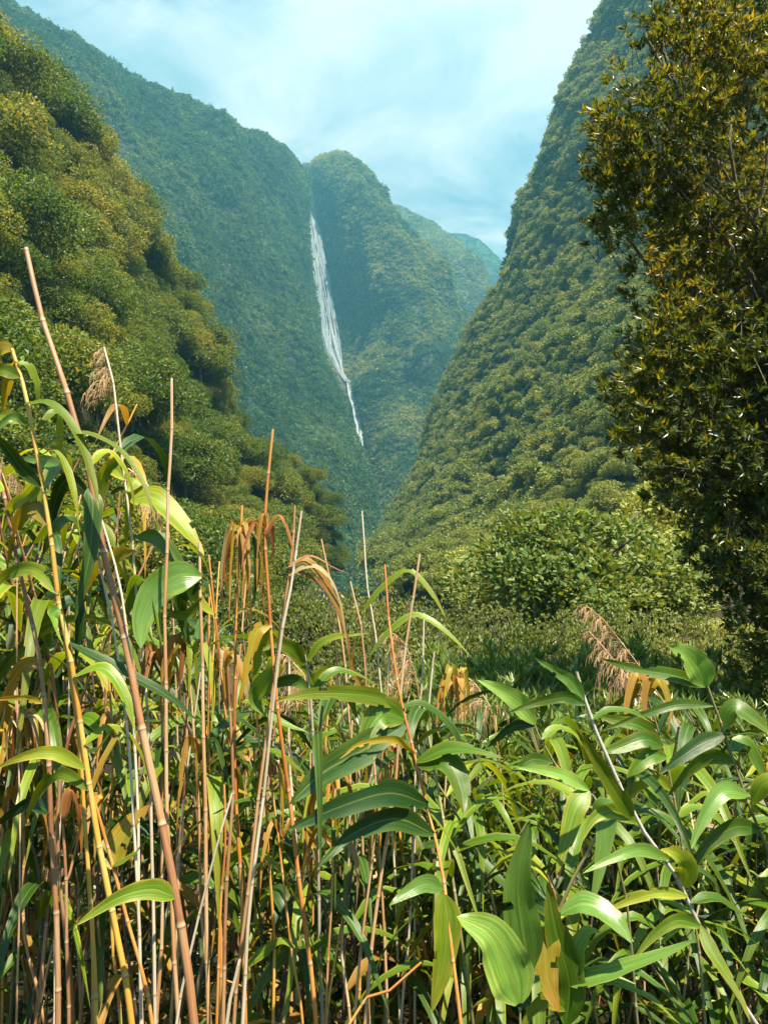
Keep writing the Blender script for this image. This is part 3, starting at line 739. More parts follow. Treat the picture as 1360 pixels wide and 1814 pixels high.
HERO = []
def cane(label, d, pts, w, mat, leaves=(), group=None, lean=0.0, plume=None, cat='cane', tip=0.55):
    """pts: (px, py) down the stalk at distance d; w: width in photo pixels low on the stalk; leaves: (points, width px, kind[, twist0, twist1, depth change])"""
    n = len(pts); L3 = [at(x, y, d + lean * (k / max(1, n - 1))) for k, (x, y) in enumerate(pts)]
    full = to_ground(L3); base = full[-1].copy(); base[2] = float(gz(base[0], base[1]))
    o = thing('cane', base, label, cat, group)
    r = w * 0.84 / FPX * d / 2
    stalk(full[::-1], r * 1.08, r * tip, CU[mat], o, base, seed=len(HERO))
    for k, lf in enumerate(leaves):
        pp, lw, kind = lf[:3]; t0, t1, dz = (list(lf[3:]) + [0, 0, 0][len(lf) - 3:])[:3] if len(lf) > 3 else (0.15, 0.5, random.uniform(-.12, .05))
        y0 = np.clip(pp[0][1], pts[0][1], pts[-1][1]); dd = d + lean * np.interp(y0, [p[1] for p in pts], np.arange(n)) / max(1, n - 1)
        m = len(pp); P = [at(x, y, dd - 0.006 + dz * q / (m - 1)) for q, (x, y) in enumerate(pp)]
        mid = P[m // 2]; ref = unit(unit(CAM - mid) + [0, 0, 0.5])
        blade(np.array(P), lw * (0.8 if kind == 'dark' else 0.92) / FPX * d, B[kind], 'leaf', o, ref, (t0, t1), seed=k + 31 * len(HERO), local=base, broad=0.4 if lw > 50 else 0)
    if plume: make_plume(plume, L3, d, o, base)
    HERO.append(o); return o

def make_plume(spec, L3, d, parent, base, link=True):
    """drooping seed head: fine strands hanging from arching side branches. spec: (length px, side -1/+1, density, spread)"""
    lp, side, dens, spread = spec; g = random.Random(int(lp * 7 + dens)); mb = MB()
    P = catmull(np.array(L3), np.linspace(0, len(L3) - 1, 60)); Lm = lp / FPX * d
    Lc = np.concatenate([[0], np.cumsum(np.linalg.norm(np.diff(P, axis=0), axis=1))])
    for k in range(dens):
        s = Lm * (k + g.random()) / dens; b = np.array([np.interp(s, Lc, P[:, c]) for c in range(3)])
        f = s / Lm; ln = Lm * spread * (0.25 + 0.6 * f) * g.uniform(0.7, 1.15)
        az = g.gauss(0, 0.8) + (0 if side > 0 else math.pi)
        out = np.array([math.cos(az), math.sin(az) * 0.8, 0]); upw = g.uniform(0.15, 0.7)
        C = [b, b + out * ln * 0.4 + [0, 0, ln * 0.25 * upw], b + out * ln * 0.8 - [0, 0, ln * 0.05], b + out * ln * 1.05 - [0, 0, ln * 0.45]]
        C = catmull(np.array(C), np.linspace(0, 3, 10)); tube(mb, C, np.linspace(0.0010, 0.0005, 10) * d / 2.4, 3)
        for q in range(11):
            i0 = g.randint(2, 9); h = ln * g.uniform(0.25, 0.6); o2 = out * g.uniform(0.1, 0.5) + np.array([g.gauss(0, .25), g.gauss(0, .25), 0])
            S = [C[i0], C[i0] + o2 * h * 0.45 - [0, 0, h * 0.25], C[i0] + o2 * h * 0.7 - [0, 0, h * 0.95]]
            tube(mb, catmull(np.array(S), np.linspace(0, 2, 6)), np.linspace(0.0008, 0.0006, 6) * d / 2.4, 3)
    V = np.concatenate(mb.v) - base; mb.v = [V]
    return mb.build('plume', plume_mat, parent, link=link)
# ------------------------------------------------------------------ the canes that can be told apart
def fan(base, n, seed, kinds, w, spread=40, length=150, drop=1.0, side=0):
    """a bunch of withered leaves hanging from one joint"""
    g = random.Random(seed); out = []
    for k in range(n):
        dx = g.uniform(-spread, spread) + side * spread * 0.6; L = length * g.uniform(0.6, 1.15); x, y = base
        out.append(([(x, y + g.uniform(-6, 20)), (x + dx * 0.55, y - g.uniform(2, 26)), (x + dx, y + L * 0.4), (x + dx * g.uniform(0.8, 1.25), y + L * drop)], w * g.uniform(0.6, 1.3), g.choice(kinds), g.uniform(-.6, .8), g.uniform(0.4, 1.6), g.uniform(-.2, .15)))
    return out

cane('tallest bare reddish brown cane, leaning left, its tip high over the left hillside', 2.0,
     [(45, 440), (75, 560), (120, 700), (160, 850), (190, 1000), (225, 1150), (250, 1290), (283, 1440), (310, 1580), (345, 1814)], 19, 'brown',
     [([(312, 1590), (270, 1575), (210, 1590), (130, 1642)], 36, 'green', .3, .5, -.1)], lean=-.15)
cane('bare brown cane near the left edge, its broken tip level with the drooping leaves', 2.0,
     [(5, 870), (40, 1030), (70, 1170), (85, 1330), (92, 1480), (100, 1650), (104, 1814)], 14, 'brown',
     [([(75, 1245), (40, 1236), (-30, 1240)], 15, 'yellow', .5, .9, 0), ([(84, 1172), (40, 1185), (5, 1240), (-15, 1300)], 34, 'orange', .2, .6, .1),
      ([(90, 1440), (50, 1425), (-20, 1470)], 34, 'dark', .3, .8, .1)])
cane('leafy golden cane at the left edge with big yellow green leaves arching from its top', 1.9,
     [(20, 618), (50, 720), (75, 860), (90, 960), (105, 1070), (118, 1135), (140, 1260), (160, 1400), (175, 1500), (205, 1650), (232, 1814)], 15, 'gold',
     [([(22, 622), (0, 625), (-20, 660), (-45, 730)], 48, 'yellow', .2, .3, .1), ([(30, 640), (15, 670), (8, 710), (5, 745)], 26, 'yellow', .3, .9, .1),
      ([(31, 643), (52, 650), (66, 690), (62, 740)], 26, 'lime', .5, .9, .05), ([(36, 668), (0, 655), (-40, 668)], 30, 'lime', .3, .5, .0),
      ([(45, 715), (90, 716), (135, 765), (165, 850), (176, 905)], 30, 'lime', .3, .8, -.1), ([(46, 748), (0, 735), (-40, 750)], 28, 'lime', .2, .4, 0),
      ([(50, 752), (20, 740), (-40, 790)], 20, 'pale', .4, .4, -.1), ([(72, 862), (40, 830), (10, 790), (-20, 760)], 34, 'dark', .2, .5, -.15),
      ([(68, 800), (110, 775), (160, 770), (215, 800), (255, 860), (278, 930)], 27, 'lime', .7, .5, -.12),
      ([(70, 808), (105, 800), (130, 870), (142, 950)], 24, 'lime', .4, .9, -.1), ([(66, 760), (100, 730), (105, 780), (100, 860)], 24, 'lime', .3, .9, .1),
      ([(76, 872), (100, 830), (70, 815), (30, 812)], 36, 'pale', .9, .6, .1), ([(72, 850), (50, 880), (20, 900), (5, 950)], 34, 'lime', .4, .5, .15),
      ([(85, 930), (60, 900), (30, 930), (12, 1010)], 36, 'yellow', .3, .6, .12), ([(88, 950), (120, 920), (150, 950), (150, 1010)], 36, 'green', .5, .8, .15),
      ([(108, 1080), (125, 1066), (140, 1085), (135, 1180)], 46, 'dark', .7, .3, .06), ([(106, 1078), (92, 1090), (100, 1120), (115, 1150)], 34, 'pale', .6, 1.3, -.05),
      ([(122, 1140), (170, 1165), (240, 1200), (300, 1235), (352, 1278)], 40, 'dark', .5, .4, .1),
      ([(130, 1198), (185, 1185), (222, 1235), (240, 1300)], 34, 'green', .4, .6, -.05),
      ([(152, 1362), (100, 1335), (50, 1338), (-10, 1362)], 28, 'lime', .4, .6, -.08), ([(160, 1400), (110, 1370), (70, 1400), (40, 1470)], 26, 'lime', .3, .9, .1),
      ([(105, 1052), (60, 1010), (10, 1020), (-30, 1060)], 34, 'lime', .3, .8, .1), ([(148, 1320), (190, 1290), (235, 1310), (262, 1370)], 30, 'lime', .5, .8, .1)])
cane('orange cane low beside the leafy golden one at the left, holding a tattered yellow leaf', 1.95,
     [(158, 1385), (190, 1500), (235, 1660), (270, 1814)], 11, 'orange',
     [([(200, 1540), (205, 1500), (232, 1460), (268, 1425)], 58, 'yellow', .2, .5, .08), ([(200, 1535), (235, 1515), (275, 1475)], 14, 'lime', .3, .9, 0)])
cane('tall straight tan cane with a clean pointed tip standing alone before the left wood', 2.1,
     [(305, 670), (303, 800), (294, 1000), (293, 1170), (295, 1400), (305, 1600), (315, 1814)], 10, 'tan', tip=.6)
cane('tall slim cane carrying a drooping straw plume in front of the left hillside trees', 2.3,
     [(184, 615), (200, 680), (215, 800), (235, 950), (244, 1060), (262, 1250), (268, 1500), (275, 1814)], 8, 'pale',
     [([(232, 885), (275, 885), (325, 935), (362, 985)], 58, 'lime', .2, .5, -.1), ([(240, 952), (280, 958), (318, 1000), (345, 1032)], 46, 'green', .3, .6, .05),
      ([(222, 850), (200, 830), (178, 850), (172, 905)], 30, 'lime', .4, .9, .05), ([(225, 870), (245, 850), (228, 900), (222, 975)], 32, 'lime', .3, .3, .1),
      ([(216, 800), (190, 840), (175, 900), (168, 960)], 22, 'lime', .4, .8, .05), ([(238, 975), (205, 985), (170, 1010), (148, 1060)], 30, 'yellow', .4, .9, .1)],
     plume=(95, -1, 30, 0.62))
cane('orange brown stalk beside the plume cane with one long dark leaf folded straight down', 1.95,
     [(150, 780), (160, 880), (172, 980), (200, 1100), (226, 1300), (240, 1500), (250, 1814)], 8, 'pale',
     [([(158, 865), (165, 900), (158, 990), (130, 1108)], 46, 'dark', .2, .4, -.04), ([(162, 880), (120, 850), (95, 900), (88, 990)], 40, 'dark', .8, .5, .08),
      ([(155, 830), (190, 800), (225, 840), (240, 905)], 26, 'lime', .5, .9, .1)])
cane('slender tan cane with a big blue green leaf folded over beneath its tip', 2.2,
     [(354, 960), (358, 1120), (360, 1250), (364, 1400), (367, 1600), (369, 1814)], 11, 'tan',
     [([(356, 1022), (318, 1022), (275, 1048), (252, 1100), (250, 1150)], 66, 'pale', .15, .2, -.1), ([(357, 1025), (345, 1050), (362, 1075), (390, 1098)], 34, 'lime', .3, .5, .05),
      ([(357, 1035), (320, 1060), (325, 1110), (345, 1170)], 40, 'dark', .4, .5, .1), ([(357, 1060), (330, 1090), (290, 1080), (262, 1050)], 20, 'lime', .4, .8, .05)])
cane('cane topped by a mop of withered orange leaves in the middle of the thicket', 2.3,
     [(428, 895), (425, 1000), (418, 1100), (415, 1300), (420, 1450), (430, 1600), (435, 1814)], 10, 'orange',
     fan((427, 948), 22, 4, ['orange', 'orange', 'red', 'yellow', 'dry'], 10, 42, 150) + [([(427, 960), (450, 950), (455, 1010), (447, 1075)], 28, 'dark', .5, .6, .05),
      ([(432, 1716), (465, 1690), (500, 1668), (532, 1688)], 26, 'green', .5, .4, -.05)])
cane('tall tan cane turning orange towards its foot, russet leaves clasping it below the tip', 2.2,
     [(482, 760), (470, 900), (475, 1040), (482, 1160), (495, 1290), (515, 1440), (540, 1640), (560, 1814)], 11, 'orange',
     fan((471, 935), 7, 9, ['red', 'orange', 'orange'], 13, 45, 105) + [([(479, 1108), (455, 1120), (438, 1180), (424, 1250)], 28, 'yellow', .3, .6, -.05),
      ([(480, 1112), (458, 1150), (452, 1220), (448, 1280)], 24, 'lime', .5, .8, .05), ([(485, 1180), (455, 1230), (470, 1265), (550, 1300)], 44, 'pale', .7, .5, .1)], tip=.5)
cane('pale cane crossing behind its neighbour, the shorter of the close pair in the middle', 2.25,
     [(521, 895), (515, 1000), (500, 1100), (480, 1250), (455, 1450), (430, 1650), (415, 1814)], 9, 'tan',
     [([(512, 1005), (545, 995), (585, 1050), (612, 1120), (622, 1190)], 26, 'orange', .5, .9, .05), ([(513, 1010), (548, 1020), (590, 1065), (612, 1140)], 18, 'red', .3, .9, .1),
      ([(514, 1005), (550, 985), (600, 1010), (640, 1022)], 8, 'red', .5, .9, 0), ([(512, 1020), (540, 1005), (570, 1010), (600, 1060), (618, 1170)], 16, 'dry', .5, .8, -.04)])
cane('nearly white cane leaning right, one of the close crossing pair in the middle', 2.15,
     [(535, 905), (520, 1020), (500, 1120), (485, 1250), (468, 1400), (450, 1540), (438, 1650), (430, 1814)], 9, 'pale')
cane('short brown cane stub with dark tip between the orange mop and the tan cane', 2.2,
     [(405, 1180), (410, 1300), (412, 1400), (400, 1600), (395, 1814)], 10, 'brown')
cane('straw coloured cane slanting steeply across the low canes of the middle', 2.0,
     [(412, 1405), (370, 1560), (335, 1700), (312, 1814)], 8, 'pale')
cane('pale fresh cane stump slanting up among the low stalks at the middle', 1.9,
     [(425, 1700), (412, 1760), (398, 1830)], 12, 'pale')
cane('very thin whitish cane rising against dark trees at the foot of the right slope', 3.0,
     [(640, 905), (650, 1030), (665, 1120), (676, 1230), (690, 1400), (700, 1600)], 6, 'pale',
     [([(655, 1162), (690, 1120), (735, 1090), (785, 1115), (840, 1170)], 24, 'green', .6, .5, -.1)])
cane('thin tan cane with tapered tip between the orange leaves and the whitish one', 2.8,
     [(570, 955), (592, 1060), (608, 1160), (620, 1300), (640, 1450), (650, 1700)], 7, 'tan')
cane('tan cane with one bright arching leaf bent like a hook against the right slope', 2.7,
     [(620, 1030), (640, 1120), (652, 1250), (665, 1400), (680, 1650)], 7, 'tan',
     [([(641, 1085), (680, 1040), (722, 1012), (760, 1045), (792, 1100)], 25, 'lime', .6, .5, -.1), ([(650, 1240), (625, 1180), (630, 1130)], 12, 'orange', .3, .6, 0)])
cane('long cane running from pale tip to orange foot carrying the wide shadow-striped leaf', 2.3,
     [(680, 1000), (690, 1100), (705, 1220), (735, 1340), (770, 1480), (787, 1580), (815, 1814)], 9, 'orange',
     [([(708, 1250), (650, 1232), (560, 1228), (485, 1243)], 33, 'lime', .25, .4, -.25), ([(716, 1275), (680, 1262), (655, 1290), (640, 1340)], 56, 'green', .2, .5, -.1),
      ([(718, 1285), (640, 1330), (570, 1370), (512, 1425)], 64, 'dark', .35, .5, -.3), ([(738, 1350), (790, 1328), (840, 1330), (895, 1345)], 34, 'green', .4, .3, -.1),
      ([(740, 1355), (790, 1350), (815, 1395), (822, 1445)], 52, 'green', .2, .4, -.12), ([(757, 1425), (690, 1405), (600, 1430), (510, 1470)], 52, 'dark', .4, .5, -.3),
      ([(768, 1478), (700, 1450), (620, 1480), (560, 1540)], 46, 'dark', .4, .6, -.2), ([(785, 1575), (755, 1565), (722, 1580), (688, 1605)], 30, 'pale', .3, .3, -.1),
      ([(787, 1585), (792, 1640), (782, 1720), (764, 1795)], 50, 'lime', .1, .3, -.04), ([(710, 1255), (750, 1250), (800, 1290), (830, 1350)], 34, 'dark', .5, .6, .1),
      ([(735, 1335), (700, 1310), (640, 1318), (600, 1345)], 14, 'yellow', .6, .7, -.15)], tip=.45, lean=-.3)
cane('whitish thin cane standing by itself where the shrubs of the right slope begin', 3.0,
     [(752, 1085), (748, 1200), (738, 1300), (735, 1450), (735, 1700)], 6, 'pale')
cane('thin pale cane leaning beside the very tall brown one, tip hidden in yellow leaves', 2.2,
     [(166, 872), (180, 920), (200, 990), (222, 1090), (236, 1250), (245, 1500), (250, 1814)], 8, 'pale')
cane('grey weathered stalk with two pale leaves spread like wings in the middle thicket', 2.6,
     [(540, 1160), (547, 1200), (553, 1300), (562, 1500), (570, 1814)], 9, 'grey',
     [([(541, 1175), (515, 1148), (480, 1142), (430, 1165)], 30, 'lime', .35, .5, -.1), ([(543, 1172), (570, 1140), (600, 1128), (660, 1122)], 28, 'lime', .35, .5, -.1),
      ([(548, 1225), (520, 1205), (480, 1215), (440, 1245)], 26, 'green', .4, .6, .1), ([(548, 1230), (590, 1190), (630, 1195), (670, 1215)], 24, 'green', .4, .6, .1)])
cane('dark slim upright stalk with narrow leaf blades behind the shadow-striped leaf', 2.9,
     [(585, 1060), (600, 1200), (612, 1320), (622, 1500), (630, 1750)], 6, 'dark',
     [([(596, 1180), (560, 1200), (530, 1260), (515, 1320)], 22, 'lime', .4, .7, .1)])
cane('straight thin orange stalk low between the tan cane and the crossing pair', 2.15,
     [(398, 1390), (400, 1500), (392, 1600), (388, 1700), (385, 1814)], 8, 'orange')
cane('orange stalk leaning out along the bottom beside the big glossy leaves', 1.5,
     [(745, 1705), (700, 1745), (655, 1785), (615, 1820)], 9, 'orange')
cane('broken golden stalk with a cut top standing low at the left among green leaves', 2.1,
     [(118, 1135), (128, 1220), (142, 1320), (150, 1420), (160, 1600), (170, 1814)], 12, 'gold')
cane('dark russet stalk standing straight left of the leafy golden cane', 2.4,
     [(112, 1450), (118, 1560), (120, 1700), (122, 1814)], 10, 'brown',
     [([(112, 1460), (125, 1400), (140, 1440), (138, 1500)], 26, 'red', .5, .9, .05)])
cane('cane at the right edge ending in two broad leaves spread like a beak', 2.2,
     [(1250, 1212), (1285, 1310), (1328, 1430), (1370, 1540), (1410, 1700), (1425, 1820)], 9, 'green',
     [([(1250, 1216), (1190, 1196), (1120, 1184), (1062, 1166)], 30, 'green', .3, .3, .0), ([(1252, 1216), (1236, 1185), (1215, 1160), (1183, 1143)], 58, 'pale', .15, .2, -.05),
      ([(1262, 1250), (1200, 1248), (1130, 1270), (1048, 1302)], 20, 'green', .4, .5, -.05), ([(1280, 1292), (1300, 1255), (1335, 1275), (1372, 1305)], 44, 'green', .25, .4, -.05),
      ([(1284, 1300), (1240, 1318), (1200, 1345), (1165, 1372)], 38, 'dark', .3, .5, -.05), ([(1295, 1330), (1320, 1318), (1350, 1370), (1385, 1420)], 40, 'green', .3, .6, .05),
      ([(1325, 1408), (1280, 1402), (1245, 1450), (1218, 1512)], 36, 'pale', .35, .45, -.1), ([(1330, 1425), (1360, 1385), (1410, 1400), (1440, 1450)], 40, 'lime', .3, .5, -.1),
      ([(1305, 1350), (1260, 1340), (1220, 1365), (1180, 1412)], 30, 'green', .5, .6, .1), ([(1345, 1470), (1300, 1465), (1250, 1500), (1215, 1560)], 34, 'green', .4, .6, .0)])
cane('short leafy cane between the beak-leaved one and the shrubs, leaves pointing left', 2.4,
     [(1148, 1240), (1175, 1325), (1200, 1450), (1230, 1640), (1250, 1814)], 7, 'green',
     [([(1168, 1308), (1130, 1285), (1085, 1275), (1045, 1262)], 28, 'green', .3, .5, 0), ([(1174, 1322), (1140, 1310), (1095, 1325), (1060, 1332)], 36, 'green', .25, .3, -.05),
      ([(1165, 1300), (1180, 1265), (1200, 1230)], 18, 'dark', .4, .6, .05), ([(1180, 1340), (1150, 1340), (1120, 1370), (1112, 1420)], 34, 'green', .3, .7, -.05),
      ([(1190, 1400), (1160, 1380), (1120, 1400), (1090, 1450)], 26, 'lime', .5, .6, .05), ([(1200, 1450), (1230, 1430), (1270, 1450), (1300, 1490)], 30, 'green', .4, .6, .05)])
cane('long arching leafy stalk sweeping down to the lower right corner, pale along its lower half', 1.9,
     [(1020, 1190), (1035, 1245), (1060, 1310), (1100, 1400), (1130, 1460), (1180, 1522), (1215, 1585), (1245, 1650), (1290, 1740), (1350, 1830)], 12, 'grey',
     [([(1034, 1240), (1012, 1208), (985, 1190), (945, 1165)], 28, 'pale', .3, .4, .0), ([(1036, 1248), (1000, 1235), (950, 1245), (900, 1262)], 24, 'green', .4, .5, .0),
      ([(1122, 1452), (1095, 1410), (1055, 1345), (1018, 1288)], 36, 'lime', .2, .3, -.1), ([(1128, 1458), (1085, 1436), (1050, 1450), (1030, 1490)], 30, 'green', .4, .6, -.05),
      ([(1185, 1522), (1135, 1505), (1085, 1520), (1030, 1548)], 26, 'pale', .4, .4, -.1), ([(1212, 1572), (1215, 1535), (1198, 1512), (1168, 1505)], 44, 'lime', .3, .3, -.05),
      ([(1218, 1588), (1170, 1582), (1115, 1595), (1060, 1622)], 22, 'lime', .4, .5, -.05), ([(1243, 1642), (1200, 1630), (1160, 1655), (1118, 1702)], 26, 'green', .5, .6, .0),
      ([(1240, 1640), (1262, 1690), (1300, 1750), (1330, 1812)], 28, 'lime', .3, .5, -.12), ([(1222, 1600), (1262, 1590), (1300, 1610), (1340, 1640)], 28, 'green', .4, .6, .05),
      ([(1048, 1275), (1080, 1258), (1120, 1262), (1160, 1285)], 22, 'green', .4, .6, .05), ([(1195, 1545), (1225, 1535), (1262, 1560), (1280, 1600)], 24, 'dark', .4, .6, .05)])
cane('right thicket cane with a long pale leaf pointing up left and two hanging ones', 2.1,
     [(940, 1240), (950, 1290), (985, 1360), (1045, 1400), (1080, 1480), (1110, 1600), (1130, 1814)], 7, 'green',
     [([(947, 1283), (920, 1245), (885, 1222), (843, 1203)], 40, 'pale', .3, .4, .0), ([(978, 1350), (945, 1345), (925, 1355), (900, 1372)], 26, 'green', .4, .5, -.05),
      ([(1043, 1400), (1000, 1375), (950, 1362), (905, 1358)], 26, 'pale', .35, .4, -.05), ([(1042, 1400), (1020, 1430), (1002, 1490), (984, 1552)], 42, 'green', .2, .3, -.08),
      ([(1050, 1450), (1072, 1432), (1068, 1500), (1045, 1615)], 46, 'pale', .2, .3, -.1), ([(960, 1310), (985, 1290), (1015, 1300), (1040, 1330)], 24, 'green', .4, .6, .05),
      ([(948, 1287), (915, 1285), (890, 1300), (862, 1325)], 24, 'dark', .4, .6, .05)])
cane('nearest low stalk holding the broad glossy pale leaf and the upright pointed green leaf', 1.3,
     [(908, 1520), (918, 1640), (922, 1775), (925, 1900)], 7, 'green',
     [([(918, 1778), (900, 1720), (868, 1655), (808, 1624)], 92, 'pale', .05, .15, -.03), ([(940, 1716), (925, 1640), (918, 1560), (939, 1452)], 70, 'pale', .05, .15, -.02),
      ([(922, 1790), (905, 1700), (880, 1690), (850, 1760)], 40, 'dark', .4, .6, .1)])
cane('low stalk at the bottom with a yellow streaked hanging leaf and long leaves reaching right', 1.35,
     [(968, 1550), (992, 1620), (1004, 1740), (1000, 1900)], 7, 'brown',
     [([(972, 1640), (966, 1680), (970, 1740), (990, 1795)], 52, 'yellow', .1, .2, -.04), ([(1002, 1815), (1008, 1740), (985, 1650), (968, 1562)], 62, 'green', .1, .15, -.02),
      ([(1006, 1742), (1060, 1730), (1140, 1702), (1237, 1664)], 44, 'pale', .25, .4, -.08), ([(992, 1618), (1035, 1602), (1085, 1628), (1118, 1672)], 54, 'pale', .35, .4, -.06),
      ([(1010, 1738), (1022, 1690), (1040, 1655), (1062, 1650)], 50, 'pale', .3, .5, -.02), ([(1008, 1752), (1070, 1735), (1140, 1760), (1205, 1815)], 26, 'green', .4, .5, -.05),
      ([(1003, 1790), (970, 1770), (940, 1790), (915, 1840)], 30, 'lime', .4, .5, .0), ([(995, 1640), (965, 1610), (930, 1600), (880, 1620)], 28, 'dark', .4, .6, .12)])
cane('cane with withered orange leaves curling over beside the thin whitish canes', 3.0,
     [(815, 1198), (795, 1300), (785, 1450), (780, 1700)], 6, 'tan',
     fan((812, 1205), 8, 12, ['orange', 'yellow', 'orange', 'red'], 20, 46, 100) + [([(800, 1270), (770, 1230), (758, 1250), (762, 1300)], 22, 'pale', .4, .6, 0)])
cane('cane with one curled amber leaf catching the sun below the feathery plume', 3.2,
     [(1150, 1205), (1140, 1300), (1138, 1450), (1140, 1700)], 6, 'tan', fan((1148, 1215), 7, 14, ['orange', 'yellow', 'orange'], 22, 50, 90))
cane('cane bowed under a large feathery straw plume before the right slope', 3.9,
     [(1036, 1072), (1062, 1092), (1085, 1120), (1120, 1165), (1165, 1230), (1215, 1310), (1250, 1400), (1280, 1550)], 4, 'tan',
     plume=(190, -1, 46, 0.42))
cane('second plume cane leaning parallel, a little lower than the large feathery one', 3.8,
     [(1042, 1118), (1080, 1160), (1120, 1215), (1160, 1290), (1190, 1400), (1200, 1550)], 4, 'tan', plume=(110, -1, 22, 0.4))
cane('cane with a purplish brown seed head hanging behind the thin whitish canes', 3.4,
     [(690, 1118), (712, 1135), (735, 1190), (748, 1290), (755, 1500)], 4, 'brown', plume=(110, -1, 30, 0.55))
cane('cane with a blond seed head above the curling orange leaves', 3.4,
     [(800, 1180), (835, 1205), (870, 1260), (890, 1400), (900, 1600)], 4, 'tan', plume=(110, -1, 34, 0.6))
cane('cane with a brown seed head half hidden behind the lime leaves at the left', 2.6,
     [(228, 830), (255, 850), (285, 895), (300, 960), (312, 1200), (315, 1600)], 5, 'tan', plume=(120, -1, 30, 0.45))
cane('cane with a reddish seed head low behind the winged pale leaves', 2.9,
     [(500, 1160), (530, 1175), (545, 1240), (550, 1400), (555, 1700)], 5, 'tan', plume=(110, -1, 30, 0.55))
cane('cane with a straw seed head cut off by the left edge of the view', 2.3,
     [(-20, 810), (5, 840), (25, 900), (30, 1100), (35, 1500)], 5, 'tan', plume=(110, 1, 22, 0.4))

gq = random.Random(21)
for k in range(30):                                              # thin bare stalks standing between the named ones
    x = 20 + 740 * (k + gq.random()) / 30; top = gq.uniform(980, 1330) if x > 130 else gq.uniform(900, 1200); dd = gq.uniform(2.2, 3.3); ln = gq.gauss(0, 34)
    pts = [(x + ln * (q / 4.0 - 0.5) * 1.6 + gq.gauss(0, 5), top + (1814 - top) * q / 4.0) for q in range(5)]
    side = 'in the left half' if x < 400 else 'in the middle'
    if k % 3 == 1:
        cane('thin stalk %s of the thicket with withered orange leaves on it' % side, dd, pts, gq.uniform(6, 9), gq.choice(['orange', 'tan', 'gold']),
             fan((pts[1][0], pts[1][1] - 60), gq.randint(7, 11), 100 + k, ['orange', 'orange', 'red', 'yellow', 'dry', 'lime'], 13, 52, 130) + fan((pts[2][0], pts[2][1] - 80), 5, 300 + k, ['orange', 'dry', 'yellow', 'dark'], 14, 60, 120), group='withered stalks of the thicket')
    else:
        cane('thin bare upright stalk %s of the thicket, without leaves' % side, dd, pts, gq.uniform(6, 9.5), gq.choice(['orange', 'tan', 'brown', 'tan', 'gold', 'pale']), group='thin bare stalks of the thicket')

# ------------------------------------------------------------------ the rest of the thicket: prototypes, then copies with all their parts
def proto_cane(h, seed, nl, kinds, culm, r=0.009, ll=(0.34, 0.58), lw=(0.032, 0.062), low=0.2, hang=0.0, link=False):
    g = random.Random(seed); parts = []
    P = np.array([[0, 0, -0.08], [g.uniform(-.05, .05), g.uniform(-.05, .05), h * 0.35], [g.uniform(-.12, .12), g.uniform(-.12, .12), h * 0.7], [g.uniform(-.25, .25), g.uniform(-.25, .25), h]])
    parts.append(('stalk', stalk(P, r, r * 0.4, CU[culm], link=False, sides=7, seed=seed)))
    C = catmull(P, np.linspace(0, 3, 60))
    for k in range(nl):
        f = low + (1 - low) * ((k + 0.5) / nl) ** 0.8; kd = g.choice(kinds if f > 0.5 else ['dark', 'dark', 'green', 'orange']); b = C[min(59, int(f * 59))]  # lower leaves mostly dark, painting shade into the foot of the thicket
        az = k * 2.6 + g.uniform(-.6, .6); out = np.array([math.cos(az), math.sin(az), 0]); L = g.uniform(*ll) * (0.75 if f > 0.93 else 1)
        e = g.uniform(0.35, 1.0) - hang; dr = g.uniform(0.35, 0.95) + hang * 0.5
        c = [b, b + out * L * 0.32 + [0, 0, L * 0.3 * e], b + out * L * 0.68 + [0, 0, L * (0.32 * e - 0.25 * dr)], b + out * L * 0.95 + [0, 0, L * (0.15 * e - 0.75 * dr)]]
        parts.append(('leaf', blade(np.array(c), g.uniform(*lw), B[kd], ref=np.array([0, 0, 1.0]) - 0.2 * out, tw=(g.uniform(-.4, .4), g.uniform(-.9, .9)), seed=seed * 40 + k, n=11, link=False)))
    return h, parts

GR = ['green', 'dark', 'dark', 'green', 'dark', 'green', 'lime']
YL = ['lime', 'yellow', 'dark', 'orange', 'green', 'lime', 'green', 'dark']
GR2 = ['dark', 'dark', 'dark', 'green']  # darkened leaf mix standing in for shade inside the thicket
protoG = [proto_cane(h, 10 + k, 13, GR, c) for k, (h, c) in enumerate([(1.6, 'green'), (1.6, 'dark'), (2.1, 'green'), (2.1, 'brown'), (2.6, 'dark'), (3.2, 'brown')])]  # filler stalks mostly dark, so the gaps between canes read as shaded
protoY = [proto_cane(h, 30 + k, 13, YL, c) for k, (h, c) in enumerate([(1.6, 'dark'), (2.1, 'dark'), (2.1, 'dark'), (2.6, 'brown'), (3.2, 'dark'), (3.2, 'gold')])]
protoShade = [proto_cane(h, 90 + k, 12, GR2, c, low=0.3) for k, (h, c) in enumerate([(1.6, 'dark'), (2.1, 'dark'), (2.6, 'dark'), (3.2, 'brown')])]  # back-row canes with shade painted in by darker leaves and stalks
protoD = [proto_cane(h, 50 + k, 5, ['dry', 'orange', 'dry', 'yellow'], c, hang=0.7, lw=(0.02, 0.04)) for k, (h, c) in enumerate([(1.5, 'dark'), (2.1, 'brown'), (2.6, 'tan')])]
protoB = [proto_cane(h, 60 + k, 0, GR, c, r=0.008) for k, (h, c) in enumerate([(1.6, 'dark'), (2.2, 'brown'), (2.2, 'dark'), (2.8, 'brown'), (2.8, 'tan'), (3.3, 'brown')])]

def place(proto, x, y, s, rz, tilt, label, group):
    o = thing('cane', (x, y, float(gz(x, y))), label, 'cane', group)
    o.rotation_euler = (tilt[0], tilt[1], rz); o.scale = (s, s, s)
    for nm, me in proto[1]:
        c = bpy.data.objects.new(nm, me); COL.objects.link(c); c.parent = o
    return o

